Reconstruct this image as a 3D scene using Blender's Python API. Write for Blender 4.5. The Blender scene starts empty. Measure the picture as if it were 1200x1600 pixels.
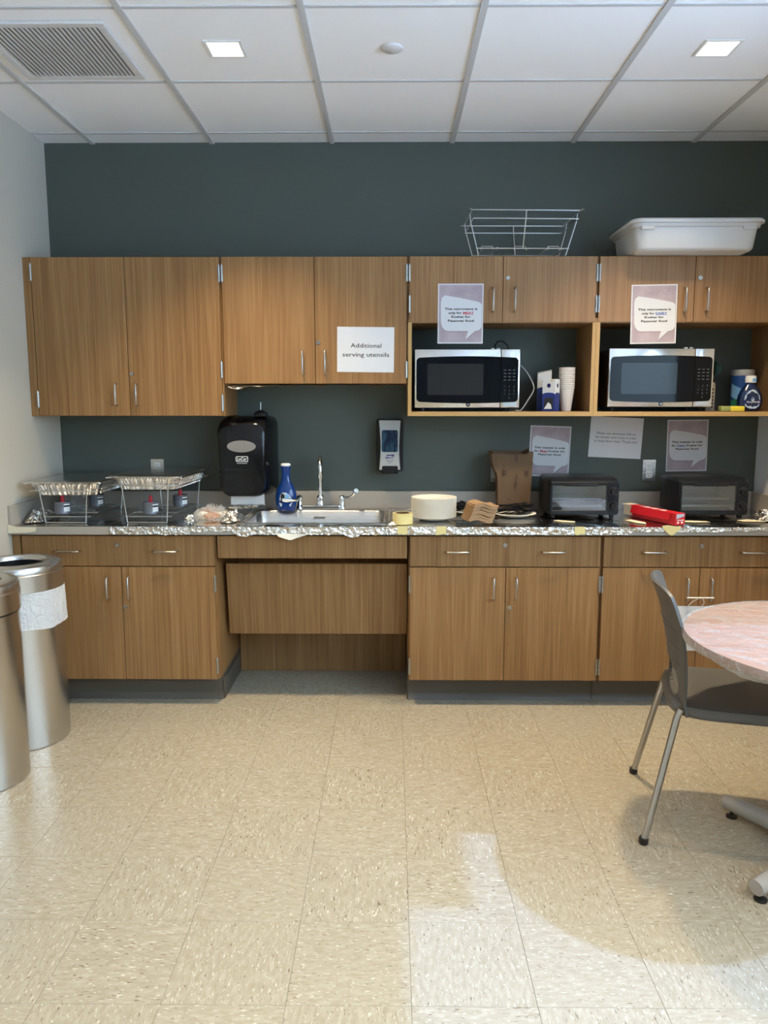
import bpy, bmesh, math, random
from mathutils import Vector, Matrix, noise
random.seed(7)
S = bpy.context.scene
COL = S.collection
# ------------------------------------------------------------------ camera
F_PX = 1210.0
PITCH = math.atan(173 / F_PX)
YAW = math.atan(12 / F_PX)
cam = bpy.data.cameras.new('camera')
cam.sensor_fit = 'VERTICAL'
cam.sensor_height = 24.0
cam.lens = 24.0 * F_PX / 1600.0
cam.clip_start = 0.02
camo = bpy.data.objects.new('camera', cam)
camo.location = (0, 0, 1.448)
camo.rotation_euler = (math.pi / 2 - PITCH, 0, YAW)
COL.objects.link(camo)
S.camera = camo
# ------------------------------------------------------------------ view, sky, sun
S.view_settings.view_transform = 'Standard'
S.view_settings.look = 'None'
S.view_settings.exposure = 0.33
S.view_settings.gamma = 1.0
S.view_settings.use_curve_mapping = False
LAMP_W = 14
SUN_E = 3.9
SKY_E = 15.0
W = bpy.data.worlds.new('daylight')
S.world = W
W.use_nodes = True
wn = W.node_tree.nodes
wl = W.node_tree.links
bg = wn['Background']
tc = wn.new('ShaderNodeTexCoord')
sep = wn.new('ShaderNodeSeparateXYZ')
wl.new(tc.outputs['Generated'], sep.inputs[0])
rmp = wn.new('ShaderNodeValToRGB')
rmp.color_ramp.elements[0].position = 0.0
rmp.color_ramp.elements[0].color = (0.34, 0.42, 0.50, 1)
rmp.color_ramp.elements[1].position = 0.7
rmp.color_ramp.elements[1].color = (0.74, 0.88, 1.0, 1)
wl.new(sep.outputs['Z'], rmp.inputs[0])
wl.new(rmp.outputs[0], bg.inputs['Color'])
bg.inputs['Strength'].default_value = SKY_E
sun = bpy.data.lights.new('sun', 'SUN')
sun.energy = SUN_E
sun.angle = math.radians(1.1)
sun.color = (0.34, 0.52, 1.0)
suno = bpy.data.objects.new('sun', sun)
suno.rotation_euler = Vector((-0.58, 0.02, -0.737)).to_track_quat('-Z', 'Y').to_euler()
suno.location = (4, 2, 5)
COL.objects.link(suno)

# ------------------------------------------------------------------ materials
def mat(name, col, rough=0.5, metal=0.0, spec=0.5, coat=0.0):
    m = bpy.data.materials.new(name)
    m.use_nodes = True
    b = m.node_tree.nodes['Principled BSDF']
    b.inputs['Base Color'].default_value = (*col, 1)
    b.inputs['Roughness'].default_value = rough
    b.inputs['Metallic'].default_value = metal
    b.inputs['Specular IOR Level'].default_value = spec
    b.inputs['Coat Weight'].default_value = coat
    return m

def nd(m, t, **kw):
    n = m.node_tree.nodes.new(t)
    for k, v in kw.items():
        if k in n.inputs.keys():
            n.inputs[k].default_value = v
        else:
            setattr(n, k, v)
    return n

def lk(m, a, b):
    m.node_tree.links.new(a, b)

def bsdf(m):
    return m.node_tree.nodes['Principled BSDF']

def coords(m, scale, rnd=True):
    t = nd(m, 'ShaderNodeTexCoord')
    src = t.outputs['Object']
    if rnd:
        oi = nd(m, 'ShaderNodeObjectInfo')
        mu = nd(m, 'ShaderNodeMath', operation='MULTIPLY')
        mu.inputs[1].default_value = 37.0
        lk(m, oi.outputs['Random'], mu.inputs[0])
        ad = nd(m, 'ShaderNodeVectorMath', operation='ADD')
        lk(m, src, ad.inputs[0])
        lk(m, mu.outputs[0], ad.inputs[1])
        src = ad.outputs[0]
    mp = nd(m, 'ShaderNodeMapping')
    mp.inputs['Scale'].default_value = scale
    lk(m, src, mp.inputs['Vector'])
    return mp.outputs[0]

def ramp(m, stops):
    r = nd(m, 'ShaderNodeValToRGB')
    e = r.color_ramp.elements
    while len(e) < len(stops):
        e.new(0.5)
    for i, (p, c) in enumerate(stops):
        e[i].position = p
        e[i].color = (*c, 1)
    return r

def bump(m, vec_scale, strength, dist, detail=3.0, tex='ShaderNodeTexNoise', rnd=True):
    c = coords(m, vec_scale, rnd)
    n = nd(m, tex)
    n.inputs['Scale'].default_value = 1.0
    if 'Detail' in n.inputs.keys():
        n.inputs['Detail'].default_value = detail
    lk(m, c, n.inputs['Vector'])
    b = nd(m, 'ShaderNodeBump')
    b.inputs['Strength'].default_value = strength
    b.inputs['Distance'].default_value = dist
    lk(m, n.outputs[0], b.inputs['Height'])
    lk(m, b.outputs[0], bsdf(m).inputs['Normal'])
    return n

def wood(name, dark, mid, light, rough=0.42):
    m = mat(name, mid, rough, spec=0.35)
    fine = nd(m, 'ShaderNodeTexNoise', Scale=1.0, Detail=3.0, Roughness=0.65)
    lk(m, coords(m, (230, 230, 2.2)), fine.inputs['Vector'])
    wide = nd(m, 'ShaderNodeTexNoise', Scale=1.0, Detail=2.0)
    lk(m, coords(m, (22, 22, 0.7)), wide.inputs['Vector'])
    mx = nd(m, 'ShaderNodeMath', operation='MULTIPLY_ADD')
    lk(m, wide.outputs[0], mx.inputs[0])
    mx.inputs[1].default_value = 0.45
    lk(m, fine.outputs[0], mx.inputs[2])
    r = ramp(m, [(0.45, dark), (0.70, mid), (0.95, light)])
    lk(m, mx.outputs[0], r.inputs[0])
    lk(m, r.outputs[0], bsdf(m).inputs['Base Color'])
    return m

M = {}
M['wood'] = wood('oak laminate', (0.166, 0.079, 0.026), (0.252, 0.129, 0.046), (0.348, 0.194, 0.081))
M['wood_edge'] = mat('oak edge band', (0.42, 0.26, 0.10), 0.45, spec=0.3)
M['wood_in'] = wood('oak interior', (0.20, 0.10, 0.04), (0.26, 0.14, 0.055), (0.32, 0.18, 0.075))
M['gap'] = mat('dark gap', (0.03, 0.018, 0.010), 0.8)
M['green'] = mat('dark green paint', (0.078, 0.092, 0.080), 0.6, spec=0.3)
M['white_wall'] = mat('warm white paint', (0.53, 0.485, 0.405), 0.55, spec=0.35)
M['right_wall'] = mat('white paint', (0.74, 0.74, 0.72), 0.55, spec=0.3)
M['front_wall'] = mat('grey-green paint', (0.20, 0.21, 0.20), 0.6, spec=0.3)
M['mw_steel'] = mat('polished appliance steel', (0.62, 0.60, 0.57), 0.17, 1.0)
M['bag_ink'] = mat('bag print', (0.07, 0.045, 0.04), 0.8, spec=0.1)
M['counter'] = mat('taupe solid surface', (0.36, 0.32, 0.27), 0.35)
M['kick'] = mat('grey vinyl base', (0.090, 0.077, 0.060), 0.45)
M['steel'] = mat('brushed steel', (0.60, 0.58, 0.55), 0.30, 1.0)
M['satin'] = mat('satin nickel', (0.46, 0.44, 0.41), 0.30, 1.0)
M['chrome'] = mat('chrome', (0.80, 0.80, 0.80), 0.08, 1.0)
M['wire'] = mat('zinc wire', (0.62, 0.62, 0.60), 0.30, 1.0)
M['can'] = mat('brushed can steel', (0.56, 0.54, 0.51), 0.27, 1.0)
M['black'] = mat('black gloss plastic', (0.004, 0.004, 0.005), 0.16, spec=0.28)
M['black_m'] = mat('black matte plastic', (0.008, 0.008, 0.009), 0.45, spec=0.25)
M['navy_m'] = mat('charcoal metal', (0.009, 0.011, 0.015), 0.38, spec=0.22)
M['glassblack'] = mat('black glass', (0.003, 0.004, 0.006), 0.06, spec=0.16)
M['white_pl'] = mat('white plastic', (0.78, 0.78, 0.76), 0.4)
M['paper'] = mat('white paper', (0.62, 0.62, 0.63), 0.75, spec=0.2)
M['plate'] = mat('paper plate', (0.72, 0.69, 0.61), 0.6, spec=0.25)
M['mauve'] = mat('mauve print', (0.50, 0.40, 0.42), 0.7, spec=0.2)
M['mauve_d'] = mat('dark mauve print', (0.28, 0.20, 0.23), 0.7, spec=0.2)
M['ink'] = mat('black ink', (0.012, 0.012, 0.015), 0.7, spec=0.2)
M['ink_grey'] = mat('grey ink', (0.03, 0.03, 0.032), 0.7, spec=0.2)
M['ink_red'] = mat('red ink', (0.50, 0.03, 0.05), 0.7, spec=0.2)
M['ink_blue'] = mat('blue ink', (0.03, 0.10, 0.36), 0.7, spec=0.2)
M['ink_navy'] = mat('navy ink', (0.010, 0.015, 0.10), 0.6, spec=0.2)
M['ink_white'] = mat('white ink', (0.75, 0.75, 0.75), 0.6, spec=0.2)
M['kraft'] = mat('kraft paper', (0.125, 0.078, 0.044), 0.8, spec=0.15)
M['napkin'] = mat('brown napkin', (0.36, 0.225, 0.125), 0.85, spec=0.1)
M['red'] = mat('red carton', (0.52, 0.012, 0.022), 0.4)
M['board'] = mat('carton board', (0.62, 0.56, 0.46), 0.7)
M['tape'] = mat('yellowed tape', (0.66, 0.55, 0.25), 0.35)
M['taperoll'] = mat('packing tape', (0.66, 0.55, 0.24), 0.2)
M['torn'] = mat('torn cream paper', (0.72, 0.64, 0.46), 0.7)
M['soap'] = mat('blue soap', (0.004, 0.032, 0.17), 0.12)
M['soap2'] = mat('deep blue soap', (0.004, 0.014, 0.060), 0.15)
M['lab_silver'] = mat('silver label', (0.42, 0.52, 0.62), 0.35)
M['lab_blue'] = mat('light blue label', (0.16, 0.36, 0.62), 0.4)
M['canister'] = mat('canister blue', (0.015, 0.07, 0.26), 0.4)
M['cangreen'] = mat('canister green', (0.02, 0.16, 0.08), 0.4)
M['sponge'] = mat('yellow sponge', (0.75, 0.60, 0.06), 0.9, spec=0.1)
M['scour'] = mat('green scourer', (0.28, 0.30, 0.10), 0.95, spec=0.1)
M['brush'] = mat('green brush', (0.010, 0.055, 0.042), 0.6)
M['mint'] = mat('mint handle', (0.22, 0.36, 0.32), 0.4)
M['beige_pl'] = mat('beige caddy', (0.33, 0.29, 0.22), 0.6)
M['carton_blue'] = mat('carton blue', (0.008, 0.025, 0.17), 0.45)
M['carton_white'] = mat('carton white', (0.60, 0.60, 0.60), 0.5)
M['cup'] = mat('foam cup', (0.66, 0.60, 0.54), 0.6, spec=0.25)
M['fuelcan'] = mat('grey fuel can', (0.17, 0.18, 0.21), 0.38, 0.35)
M['redknob'] = mat('red cap', (0.45, 0.008, 0.02), 0.4)
M['chair'] = mat('grey chair plastic', (0.105, 0.102, 0.098), 0.42, spec=0.4)
M['chair_seat'] = M['chair']
M['rubber'] = mat('black rubber', (0.012, 0.012, 0.014), 0.5)
M['table_leg'] = mat('grey powder coat', (0.36, 0.34, 0.31), 0.4)
M['table_edge'] = mat('brown edge band', (0.26, 0.125, 0.078), 0.4)
M['ceil_grid'] = mat('grey ceiling grid', (0.56, 0.56, 0.55), 0.5)
M['ceil_tee'] = mat('white ceiling tee', (0.56, 0.56, 0.56), 0.5)
M['vent'] = mat('white vent', (0.66, 0.65, 0.64), 0.45)
M['dark'] = mat('dark duct', (0.32, 0.32, 0.32), 0.8)
M['soap_grey'] = mat('grey dispenser cover', (0.36, 0.36, 0.35), 0.35)
M['towel_win'] = mat('smoked window', (0.20, 0.19, 0.18), 0.15)
M['towel'] = mat('towel paper', (0.62, 0.62, 0.60), 0.8, spec=0.1)
M['orange'] = mat('orange wrapper', (0.42, 0.16, 0.05), 0.35)
M['foodwhite'] = mat('cream wrapper', (0.70, 0.66, 0.56), 0.4)
M['oven_in'] = mat('galvanised oven liner', (0.50, 0.53, 0.55), 0.35, 0.7)
M['ground'] = mat('exterior ground', (0.60, 0.635, 0.75), 0.9)
M['grey_in'] = mat('microwave window mesh', (0.020, 0.020, 0.021), 0.15, spec=0.22)
M['grey_in_reflect'] = mat('microwave window mesh blue reflection', (0.014, 0.022, 0.030), 0.12, spec=0.25)  # same mesh with the blue window reflection put into its colour
M['floor_joint'] = mat('floor joint', (0.20, 0.17, 0.12), 0.8)  # the joints' own dark colour, seen between the tiles
M['cord_white'] = mat('white cord', (0.45, 0.46, 0.46), 0.4)
M['zip'] = mat('white nylon', (0.75, 0.72, 0.66), 0.4)

m = M['green']
bump(m, (260, 260, 260), 0.05, 0.002)
m = M['white_wall']
bump(m, (220, 220, 220), 0.05, 0.002)
for k in ('steel',):
    m = M[k]
    n = nd(m, 'ShaderNodeTexNoise', Scale=1.0, Detail=2.0)
    lk(m, coords(m, (700, 700, 3) if k == 'can' else (4, 4, 900)), n.inputs['Vector'])
    r = ramp(m, [(0.3, (0.26,) * 3), (0.7, (0.31,) * 3)])
    lk(m, n.outputs[0], r.inputs[0])
    lk(m, r.outputs[0], bsdf(m).inputs['Roughness'])
bump(M['kraft'], (60, 60, 40), 0.25, 0.004)
bump(M['sponge'], (900, 900, 900), 0.6, 0.002)
# floor tile: beige vinyl with long white and brown flecks, running one way in each tile
def vct():
    m = mat('beige vinyl tile', (0.58, 0.50, 0.38), 0.27, spec=0.42)
    base = nd(m, 'ShaderNodeTexNoise', Scale=1.0, Detail=4.0, Roughness=0.6)
    lk(m, coords(m, (26, 85, 1)), base.inputs['Vector'])
    r0 = ramp(m, [(0.30, (0.305, 0.262, 0.192)), (0.55, (0.362, 0.320, 0.244)), (0.78, (0.42, 0.382, 0.304))])
    lk(m, base.outputs[0], r0.inputs[0])
    col = r0.outputs[0]
    for sc, lo, hi, c in (((60, 210, 1), 0.68, 0.73, (0.53, 0.495, 0.415)), ((52, 190, 1), 0.72, 0.76, (0.17, 0.13, 0.095)), ((75, 240, 1), 0.70, 0.75, (0.25, 0.21, 0.155))):
        t = nd(m, 'ShaderNodeTexNoise', Scale=1.0, Detail=0.5)
        v = coords(m, sc)
        ad = nd(m, 'ShaderNodeVectorMath', operation='ADD')
        ad.inputs[1].default_value = (sc[0] * 3.7, sc[1] * 1.9, 5)
        lk(m, v, ad.inputs[0])
        lk(m, ad.outputs[0], t.inputs['Vector'])
        rr = ramp(m, [(lo, (0, 0, 0)), (hi, (1, 1, 1))])
        lk(m, t.outputs[0], rr.inputs[0])
        mx = nd(m, 'ShaderNodeMix', data_type='RGBA')
        lk(m, rr.outputs[0], mx.inputs[0])
        lk(m, col, mx.inputs[6])
        mx.inputs[7].default_value = (*c, 1)
        col = mx.outputs[2]
    lk(m, col, bsdf(m).inputs['Base Color'])
    return m
M['vct'] = vct()
# mineral-fibre ceiling tile
m = mat('mineral ceiling tile', (0.90, 0.90, 0.90), 0.85, spec=0.15)
bump(m, (420, 420, 420), 0.12, 0.003, 2.0)
M['ctile'] = m
# aluminium foil: bright metal with crumple relief
def foil(name, scale, strength, rough, col=(0.80, 0.80, 0.80)):
    m = mat(name, col, rough, 1.0)
    c = coords(m, (scale, scale, scale))
    v = nd(m, 'ShaderNodeTexVoronoi', Scale=1.0, feature='F1')
    wv = nd(m, 'ShaderNodeTexNoise', Scale=0.35, Detail=4.0, Roughness=0.6)
    lk(m, c, wv.inputs['Vector'])
    ad = nd(m, 'ShaderNodeVectorMath', operation='MULTIPLY_ADD')
    lk(m, wv.outputs['Color'], ad.inputs[0])
    ad.inputs[1].default_value = (3, 3, 3)
    lk(m, c, ad.inputs[2])
    lk(m, ad.outputs[0], v.inputs['Vector'])
    b = nd(m, 'ShaderNodeBump', Strength=strength, Distance=0.012)
    lk(m, v.outputs['Distance'], b.inputs['Height'])
    lk(m, b.outputs[0], bsdf(m).inputs['Normal'])
    return m
M['foil'] = foil('crumpled foil', 46, 0.80, 0.27, (0.74, 0.73, 0.71))
M['foil_flat'] = foil('smoothed foil', 14, 0.16, 0.16, (0.62, 0.62, 0.62))
M['foil_pan'] = foil('foil pan', 30, 0.10, 0.26)
def schlick(m, ior, normal=None):
    """reflectance of a thin sheet, the same from both sides"""
    lw = nd(m, 'ShaderNodeLayerWeight')
    if normal is not None:
        lk(m, normal, lw.inputs['Normal'])
    p5 = nd(m, 'ShaderNodeMath', operation='POWER')
    lk(m, lw.outputs['Facing'], p5.inputs[0])
    p5.inputs[1].default_value = 5.0
    r0 = 2 * ((ior - 1) / (ior + 1)) ** 2
    ma = nd(m, 'ShaderNodeMath', operation='MULTIPLY_ADD')
    ma.use_clamp = True
    lk(m, p5.outputs[0], ma.inputs[0])
    ma.inputs[1].default_value = 1 - r0
    ma.inputs[2].default_value = r0
    return ma.outputs[0]
# clear wrap
def film(name, alpha, rough, bstr, scale, base=(0.80, 0.80, 0.80)):
    m = bpy.data.materials.new(name)
    m.use_nodes = True
    nt = m.node_tree
    out = nt.nodes['Material Output']
    nt.nodes.remove(nt.nodes['Principled BSDF'])
    tr = nt.nodes.new('ShaderNodeBsdfTransparent')
    p = nt.nodes.new('ShaderNodeBsdfPrincipled')
    p.inputs['Base Color'].default_value = (*base, 1)
    p.inputs['Roughness'].default_value = rough
    c = coords(m, (scale, scale, scale), False)
    n = nt.nodes.new('ShaderNodeTexNoise')
    n.inputs['Scale'].default_value = 1.0
    n.inputs['Detail'].default_value = 3.0
    n.inputs['Distortion'].default_value = 1.2
    lk(m, c, n.inputs['Vector'])
    b = nt.nodes.new('ShaderNodeBump')
    b.inputs['Strength'].default_value = bstr
    b.inputs['Distance'].default_value = 0.02
    lk(m, n.outputs[0], b.inputs['Height'])
    lk(m, b.outputs[0], p.inputs['Normal'])
    mx = nt.nodes.new('ShaderNodeMixShader')
    ma = nt.nodes.new('ShaderNodeMath')
    ma.operation = 'ADD'
    ma.use_clamp = True
    ma.inputs[1].default_value = alpha
    lk(m, schlick(m, 1.45, b.outputs[0]), ma.inputs[0])
    lk(m, ma.outputs[0], mx.inputs[0])
    lk(m, tr.outputs[0], mx.inputs[1])
    lk(m, p.outputs[0], mx.inputs[2])
    lk(m, mx.outputs[0], out.inputs['Surface'])
    return m
M['film'] = film('clear table wrap', 0.015, 0.14, 0.8, 14, (0.50, 0.48, 0.46))
M['skirt'] = film('hanging clear wrap', 0.20, 0.2, 0.9, 30)
M['bag'] = film('cloudy bin bag', 0.62, 0.35, 0.6, 40)
M['clearbag'] = film('clear bag', 0.08, 0.10, 0.9, 60)
M['towfilm'] = film('smoked film', 0.0, 0.06, 1.0, 36, (0.03, 0.03, 0.03))
def glass(name, tint, refl=1.45):
    m = bpy.data.materials.new(name)
    m.use_nodes = True
    nt = m.node_tree
    nt.nodes.remove(nt.nodes['Principled BSDF'])
    tr = nt.nodes.new('ShaderNodeBsdfTransparent')
    tr.inputs['Color'].default_value = (*tint, 1)
    g = nt.nodes.new('ShaderNodeBsdfGlossy')
    g.inputs['Roughness'].default_value = 0.02
    mx = nt.nodes.new('ShaderNodeMixShader')
    lk(m, schlick(m, refl), mx.inputs[0])
    lk(m, tr.outputs[0], mx.inputs[1])
    lk(m, g.outputs[0], mx.inputs[2])
    lk(m, mx.outputs[0], nt.nodes['Material Output'].inputs['Surface'])
    return m
M['glass'] = glass('window glass', (0.86, 0.93, 0.97))
M['oven_glass'] = glass('oven door glass', (0.70, 0.74, 0.76), 1.7)
# table top: pinkish brown wood-look laminate
m = mat('rosy laminate', (0.40, 0.23, 0.16), 0.35)
n = nd(m, 'ShaderNodeTexNoise', Scale=1.0, Detail=4.0)
lk(m, coords(m, (5, 60, 5), False), n.inputs['Vector'])
r = ramp(m, [(0.3, (0.30, 0.145, 0.092)), (0.7, (0.40, 0.215, 0.145))])
lk(m, n.outputs[0], r.inputs[0])
lk(m, r.outputs[0], bsdf(m).inputs['Base Color'])
M['table'] = m
# translucent white tub
m = mat('milky tub plastic', (0.56, 0.56, 0.55), 0.35)
bsdf(m).inputs['Subsurface Weight'].default_value = 0.0
M['tub'] = m
# liquid window of the soap dispenser
m = mat('dark blue refill window', (0.01, 0.03, 0.06), 0.12)
n = nd(m, 'ShaderNodeTexNoise', Scale=1.0, Detail=3.0, Distortion=1.5)
lk(m, coords(m, (30, 30, 14), False), n.inputs['Vector'])
r = ramp(m, [(0.35, (0.004, 0.010, 0.028)), (0.75, (0.03, 0.085, 0.14))])
lk(m, n.outputs[0], r.inputs[0])
lk(m, r.outputs[0], bsdf(m).inputs['Base Color'])
M['refill'] = m
# mauve print gets soft cloudy variation
m = M['mauve']
n = nd(m, 'ShaderNodeTexNoise', Scale=1.0, Detail=2.0)
lk(m, coords(m, (14, 14, 14), False), n.inputs['Vector'])
r = ramp(m, [(0.35, (0.37, 0.30, 0.325)), (0.7, (0.45, 0.37, 0.39))])
lk(m, n.outputs[0], r.inputs[0])
lk(m, r.outputs[0], bsdf(m).inputs['Base Color'])

# ------------------------------------------------------------------ mesh helpers
class MB:
    def __init__(s):
        s.bm = bmesh.new()

    def face(s, vs):
        try:
            return s.bm.faces.new(vs)
        except ValueError:
            return None

    def box(s, x0, x1, y0, y1, z0, z1, b=0.0, seg=1):
        v = [s.bm.verts.new((x, y, z)) for x in (x0, x1) for y in (y0, y1) for z in (z0, z1)]
        fs = [s.bm.faces.new([v[i] for i in q]) for q in ((0, 1, 3, 2), (4, 6, 7, 5), (0, 4, 5, 1), (2, 3, 7, 6), (0, 2, 6, 4), (1, 5, 7, 3))]
        if b > 0:
            es = list({e for f in fs for e in f.edges})
            bmesh.ops.bevel(s.bm, geom=es, offset=b, segments=seg, profile=0.5, affect='EDGES')
        return s

    def ring(s, c, r, ax, ay, n):
        return [s.bm.verts.new(c + ax * (r * math.cos(2 * math.pi * i / n)) + ay * (r * math.sin(2 * math.pi * i / n))) for i in range(n)]

    def bridge(s, a, b):
        n = len(a)
        for i in range(n):
            s.face([a[i], a[(i + 1) % n], b[(i + 1) % n], b[i]])

    def cyl(s, p, q, r, r2=None, n=16, cap=True):
        p, q = Vector(p), Vector(q)
        d = (q - p).normalized()
        ax = d.orthogonal().normalized()
        ay = d.cross(ax)
        a = s.ring(p, r, ax, ay, n)
        b = s.ring(q, r if r2 is None else r2, ax, ay, n)
        s.bridge(a, b)
        if cap:
            s.face(a[::-1])
            s.face(b)
        return s

    def tube(s, pts, r, n=8, closed=False):
        pts = [Vector(p) for p in pts]
        k = len(pts)
        prev = None
        rings = []
        for i, p in enumerate(pts):
            if closed:
                d = (pts[(i + 1) % k] - pts[i - 1]).normalized()
            else:
                d = (pts[min(i + 1, k - 1)] - pts[max(i - 1, 0)]).normalized()
            if prev is None:
                ax = d.orthogonal().normalized()
            else:
                ax = prev - d * prev.dot(d)
                ax = ax.normalized() if ax.length > 1e-6 else d.orthogonal().normalized()
            prev = ax
            rr = r[i] if isinstance(r, (list, tuple)) else r
            rings.append(s.ring(p, rr, ax, d.cross(ax), n))
        for i in range(k - 1):
            s.bridge(rings[i], rings[i + 1])
        if closed:
            a, b = rings[-1], rings[0]
            o = min(range(n), key=lambda j: (a[0].co - b[j].co).length)
            s.bridge(a, b[o:] + b[:o])
        else:
            s.face(rings[0][::-1])
            s.face(rings[-1])
        return s

    def lathe(s, c, prof, n=32, sx=1.0, sy=1.0):
        cx, cy, cz = c
        rings = []
        for (r, z) in prof:
            if r <= 1e-6:
                rings.append([s.bm.verts.new((cx, cy, cz + z))])
            else:
                rings.append([s.bm.verts.new((cx + sx * r * math.cos(2 * math.pi * i / n), cy + sy * r * math.sin(2 * math.pi * i / n), cz + z)) for i in range(n)])
        for a, b in zip(rings, rings[1:]):
            if len(a) == 1 and len(b) == 1:
                continue
            if len(a) == 1:
                for i in range(n):
                    s.face([a[0], b[(i + 1) % n], b[i]])
            elif len(b) == 1:
                for i in range(n):
                    s.face([a[i], a[(i + 1) % n], b[0]])
            else:
                s.bridge(a, b)
        return s

    def prism(s, pts, d0, d1, plane='xz', b=0.0):
        """polygon pts in a plane, extruded along the third axis from d0 to d1"""
        def P(u, v, d):
            return {'xz': (u, d, v), 'xy': (u, v, d), 'yz': (d, u, v)}[plane]
        A = [s.bm.verts.new(P(u, v, d0)) for u, v in pts]
        B = [s.bm.verts.new(P(u, v, d1)) for u, v in pts]
        fa = s.face(A)
        fb = s.face(B[::-1])
        n = len(pts)
        for i in range(n):
            s.face([A[i], B[i], B[(i + 1) % n], A[(i + 1) % n]])
        if b > 0:
            es = list(set(fa.edges) | set(fb.edges))
            bmesh.ops.bevel(s.bm, geom=es, offset=b, segments=2, profile=0.5, affect='EDGES')
        return s

    def loops(s, ls, cap0=True, cap1=True, closed=True):
        rs = [[s.bm.verts.new(p) for p in l] for l in ls]
        for a, b in zip(rs, rs[1:]):
            if closed:
                s.bridge(a, b)
            else:
                for i in range(len(a) - 1):
                    s.face([a[i], a[i + 1], b[i + 1], b[i]])
        if cap0:
            s.face(rs[0][::-1])
        if cap1:
            s.face(rs[-1])
        return s

    def sheet(s, fn, nu, nv, thick=0.0, keep=None):
        g = [[s.bm.verts.new(fn(i / nu, j / nv)) for j in range(nv + 1)] for i in range(nu + 1)]
        fs = []
        for i in range(nu):
            for j in range(nv):
                if keep is None or keep((i + .5) / nu, (j + .5) / nv):
                    fs.append(s.face([g[i][j], g[i + 1][j], g[i + 1][j + 1], g[i][j + 1]]))
        if thick:
            s.bm.normal_update()
            bmesh.ops.solidify(s.bm, geom=fs, thickness=thick)
        loose = [v for v in s.bm.verts if not v.link_faces]
        bmesh.ops.delete(s.bm, geom=loose, context='VERTS')
        return s

def world_off(o):
    v = Vector((0, 0, 0))
    while o is not None:
        v += o.location
        o = o.parent
    return v

def build(mb, name, material, parent=None, smooth=35, fix=True):
    bm = mb.bm
    if fix:
        bmesh.ops.recalc_face_normals(bm, faces=bm.faces)
    me = bpy.data.meshes.new(name)
    if parent is not None:
        off = world_off(parent)
    else:
        xs = [v.co for v in bm.verts]
        off = Vector(((min(c.x for c in xs) + max(c.x for c in xs)) / 2, (min(c.y for c in xs) + max(c.y for c in xs)) / 2, min(c.z for c in xs)))
    for v in bm.verts:
        v.co -= off
    bm.to_mesh(me)
    bm.free()
    me.materials.append(material)
    if smooth:
        me.shade_smooth()
        me.set_sharp_from_angle(angle=math.radians(smooth))
    o = bpy.data.objects.new(name, me)
    if parent is not None:
        o.parent = parent
    else:
        o.location = off
    COL.objects.link(o)
    return o

def tag(o, label, cat, group=None):
    o['label'] = label
    o['category'] = cat
    if group:
        o['group'] = group
    return o

def thing(name, label, cat, loc=(0, 0, 0), group=None):
    o = bpy.data.objects.new(name, None)
    o.empty_display_size = 0.05
    o.location = loc
    COL.objects.link(o)
    return tag(o, label, cat, group)

def struct(o):
    o['kind'] = 'structure'
    return o

def kids(o):
    return [c for c in COL.objects if c.parent == o]

def copy_tree(o, parent=None):
    ch = list(o.children)
    c = o.copy()
    COL.objects.link(c)
    if parent is not None:
        c.parent = parent
    for k in ch:
        copy_tree(k, c)
    return c

def dup_part(o, dx=0, dy=0, dz=0, rotz=None):
    c = o.copy()
    c.location = o.location + Vector((dx, dy, dz))
    if rotz is not None:
        c.rotation_euler.z = rotz
    COL.objects.link(c)
    for k in list(o.children):
        copy_tree(k, c)
    return c

def text_mesh(txt, bold=0.0, shear=0.0):
    cu = bpy.data.curves.new('t', 'FONT')
    cu.body = txt
    cu.size = 1.0
    cu.offset = bold
    cu.shear = shear
    cu.resolution_u = 2
    cu.align_x = 'LEFT'
    o = bpy.data.objects.new('t', cu)
    COL.objects.link(o)
    bpy.context.view_layer.update()
    dg = bpy.context.evaluated_depsgraph_get()
    me = bpy.data.meshes.new_from_object(o.evaluated_get(dg))
    bpy.data.objects.remove(o)
    bpy.data.curves.remove(cu)
    return me

def lettering(txt, cx, cz, y, h, material, parent, bold=0.0, width=None, align='c', roll=0.0, shear=0.0, name='lettering', pivot=None):
    """flat print facing -Y; h = font size; optional exact width"""
    me = text_mesh(txt, bold, shear)
    xs = [v.co.x for v in me.vertices] or [0]
    x0, x1 = min(xs), max(xs)
    sx = (width / (x1 - x0)) if width else h
    off = world_off(parent)
    px, pz = pivot if pivot else (cx, cz)
    ca, sa = math.cos(roll), math.sin(roll)
    for v in me.vertices:
        u = (v.co.x - (x0 + x1) / 2) * sx if align == 'c' else (v.co.x - x0) * sx
        w = v.co.y * h
        X, Z = cx + u - px, cz + w - pz
        v.co = Vector((px + X * ca - Z * sa, y, pz + X * sa + Z * ca)) - off
    me.materials.clear()
    me.materials.append(material)
    o = bpy.data.objects.new(name, me)
    o.parent = parent
    COL.objects.link(o)
    return o

def rrect(x0, x1, z0, z1, r, k=5):
    pts = []
    for cx, cz, a0 in ((x1 - r, z1 - r, 0), (x0 + r, z1 - r, 90), (x0 + r, z0 + r, 180), (x1 - r, z0 + r, 270)):
        for i in range(k + 1):
            a = math.radians(a0 + 90 * i / k)
            pts.append((cx + r * math.cos(a), cz + r * math.sin(a)))
    return pts

def arc(cx, cz, r, a0, a1, k):
    return [(cx + r * math.cos(math.radians(a0 + (a1 - a0) * i / k)), cz + r * math.sin(math.radians(a0 + (a1 - a0) * i / k))) for i in range(k + 1)]

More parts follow.
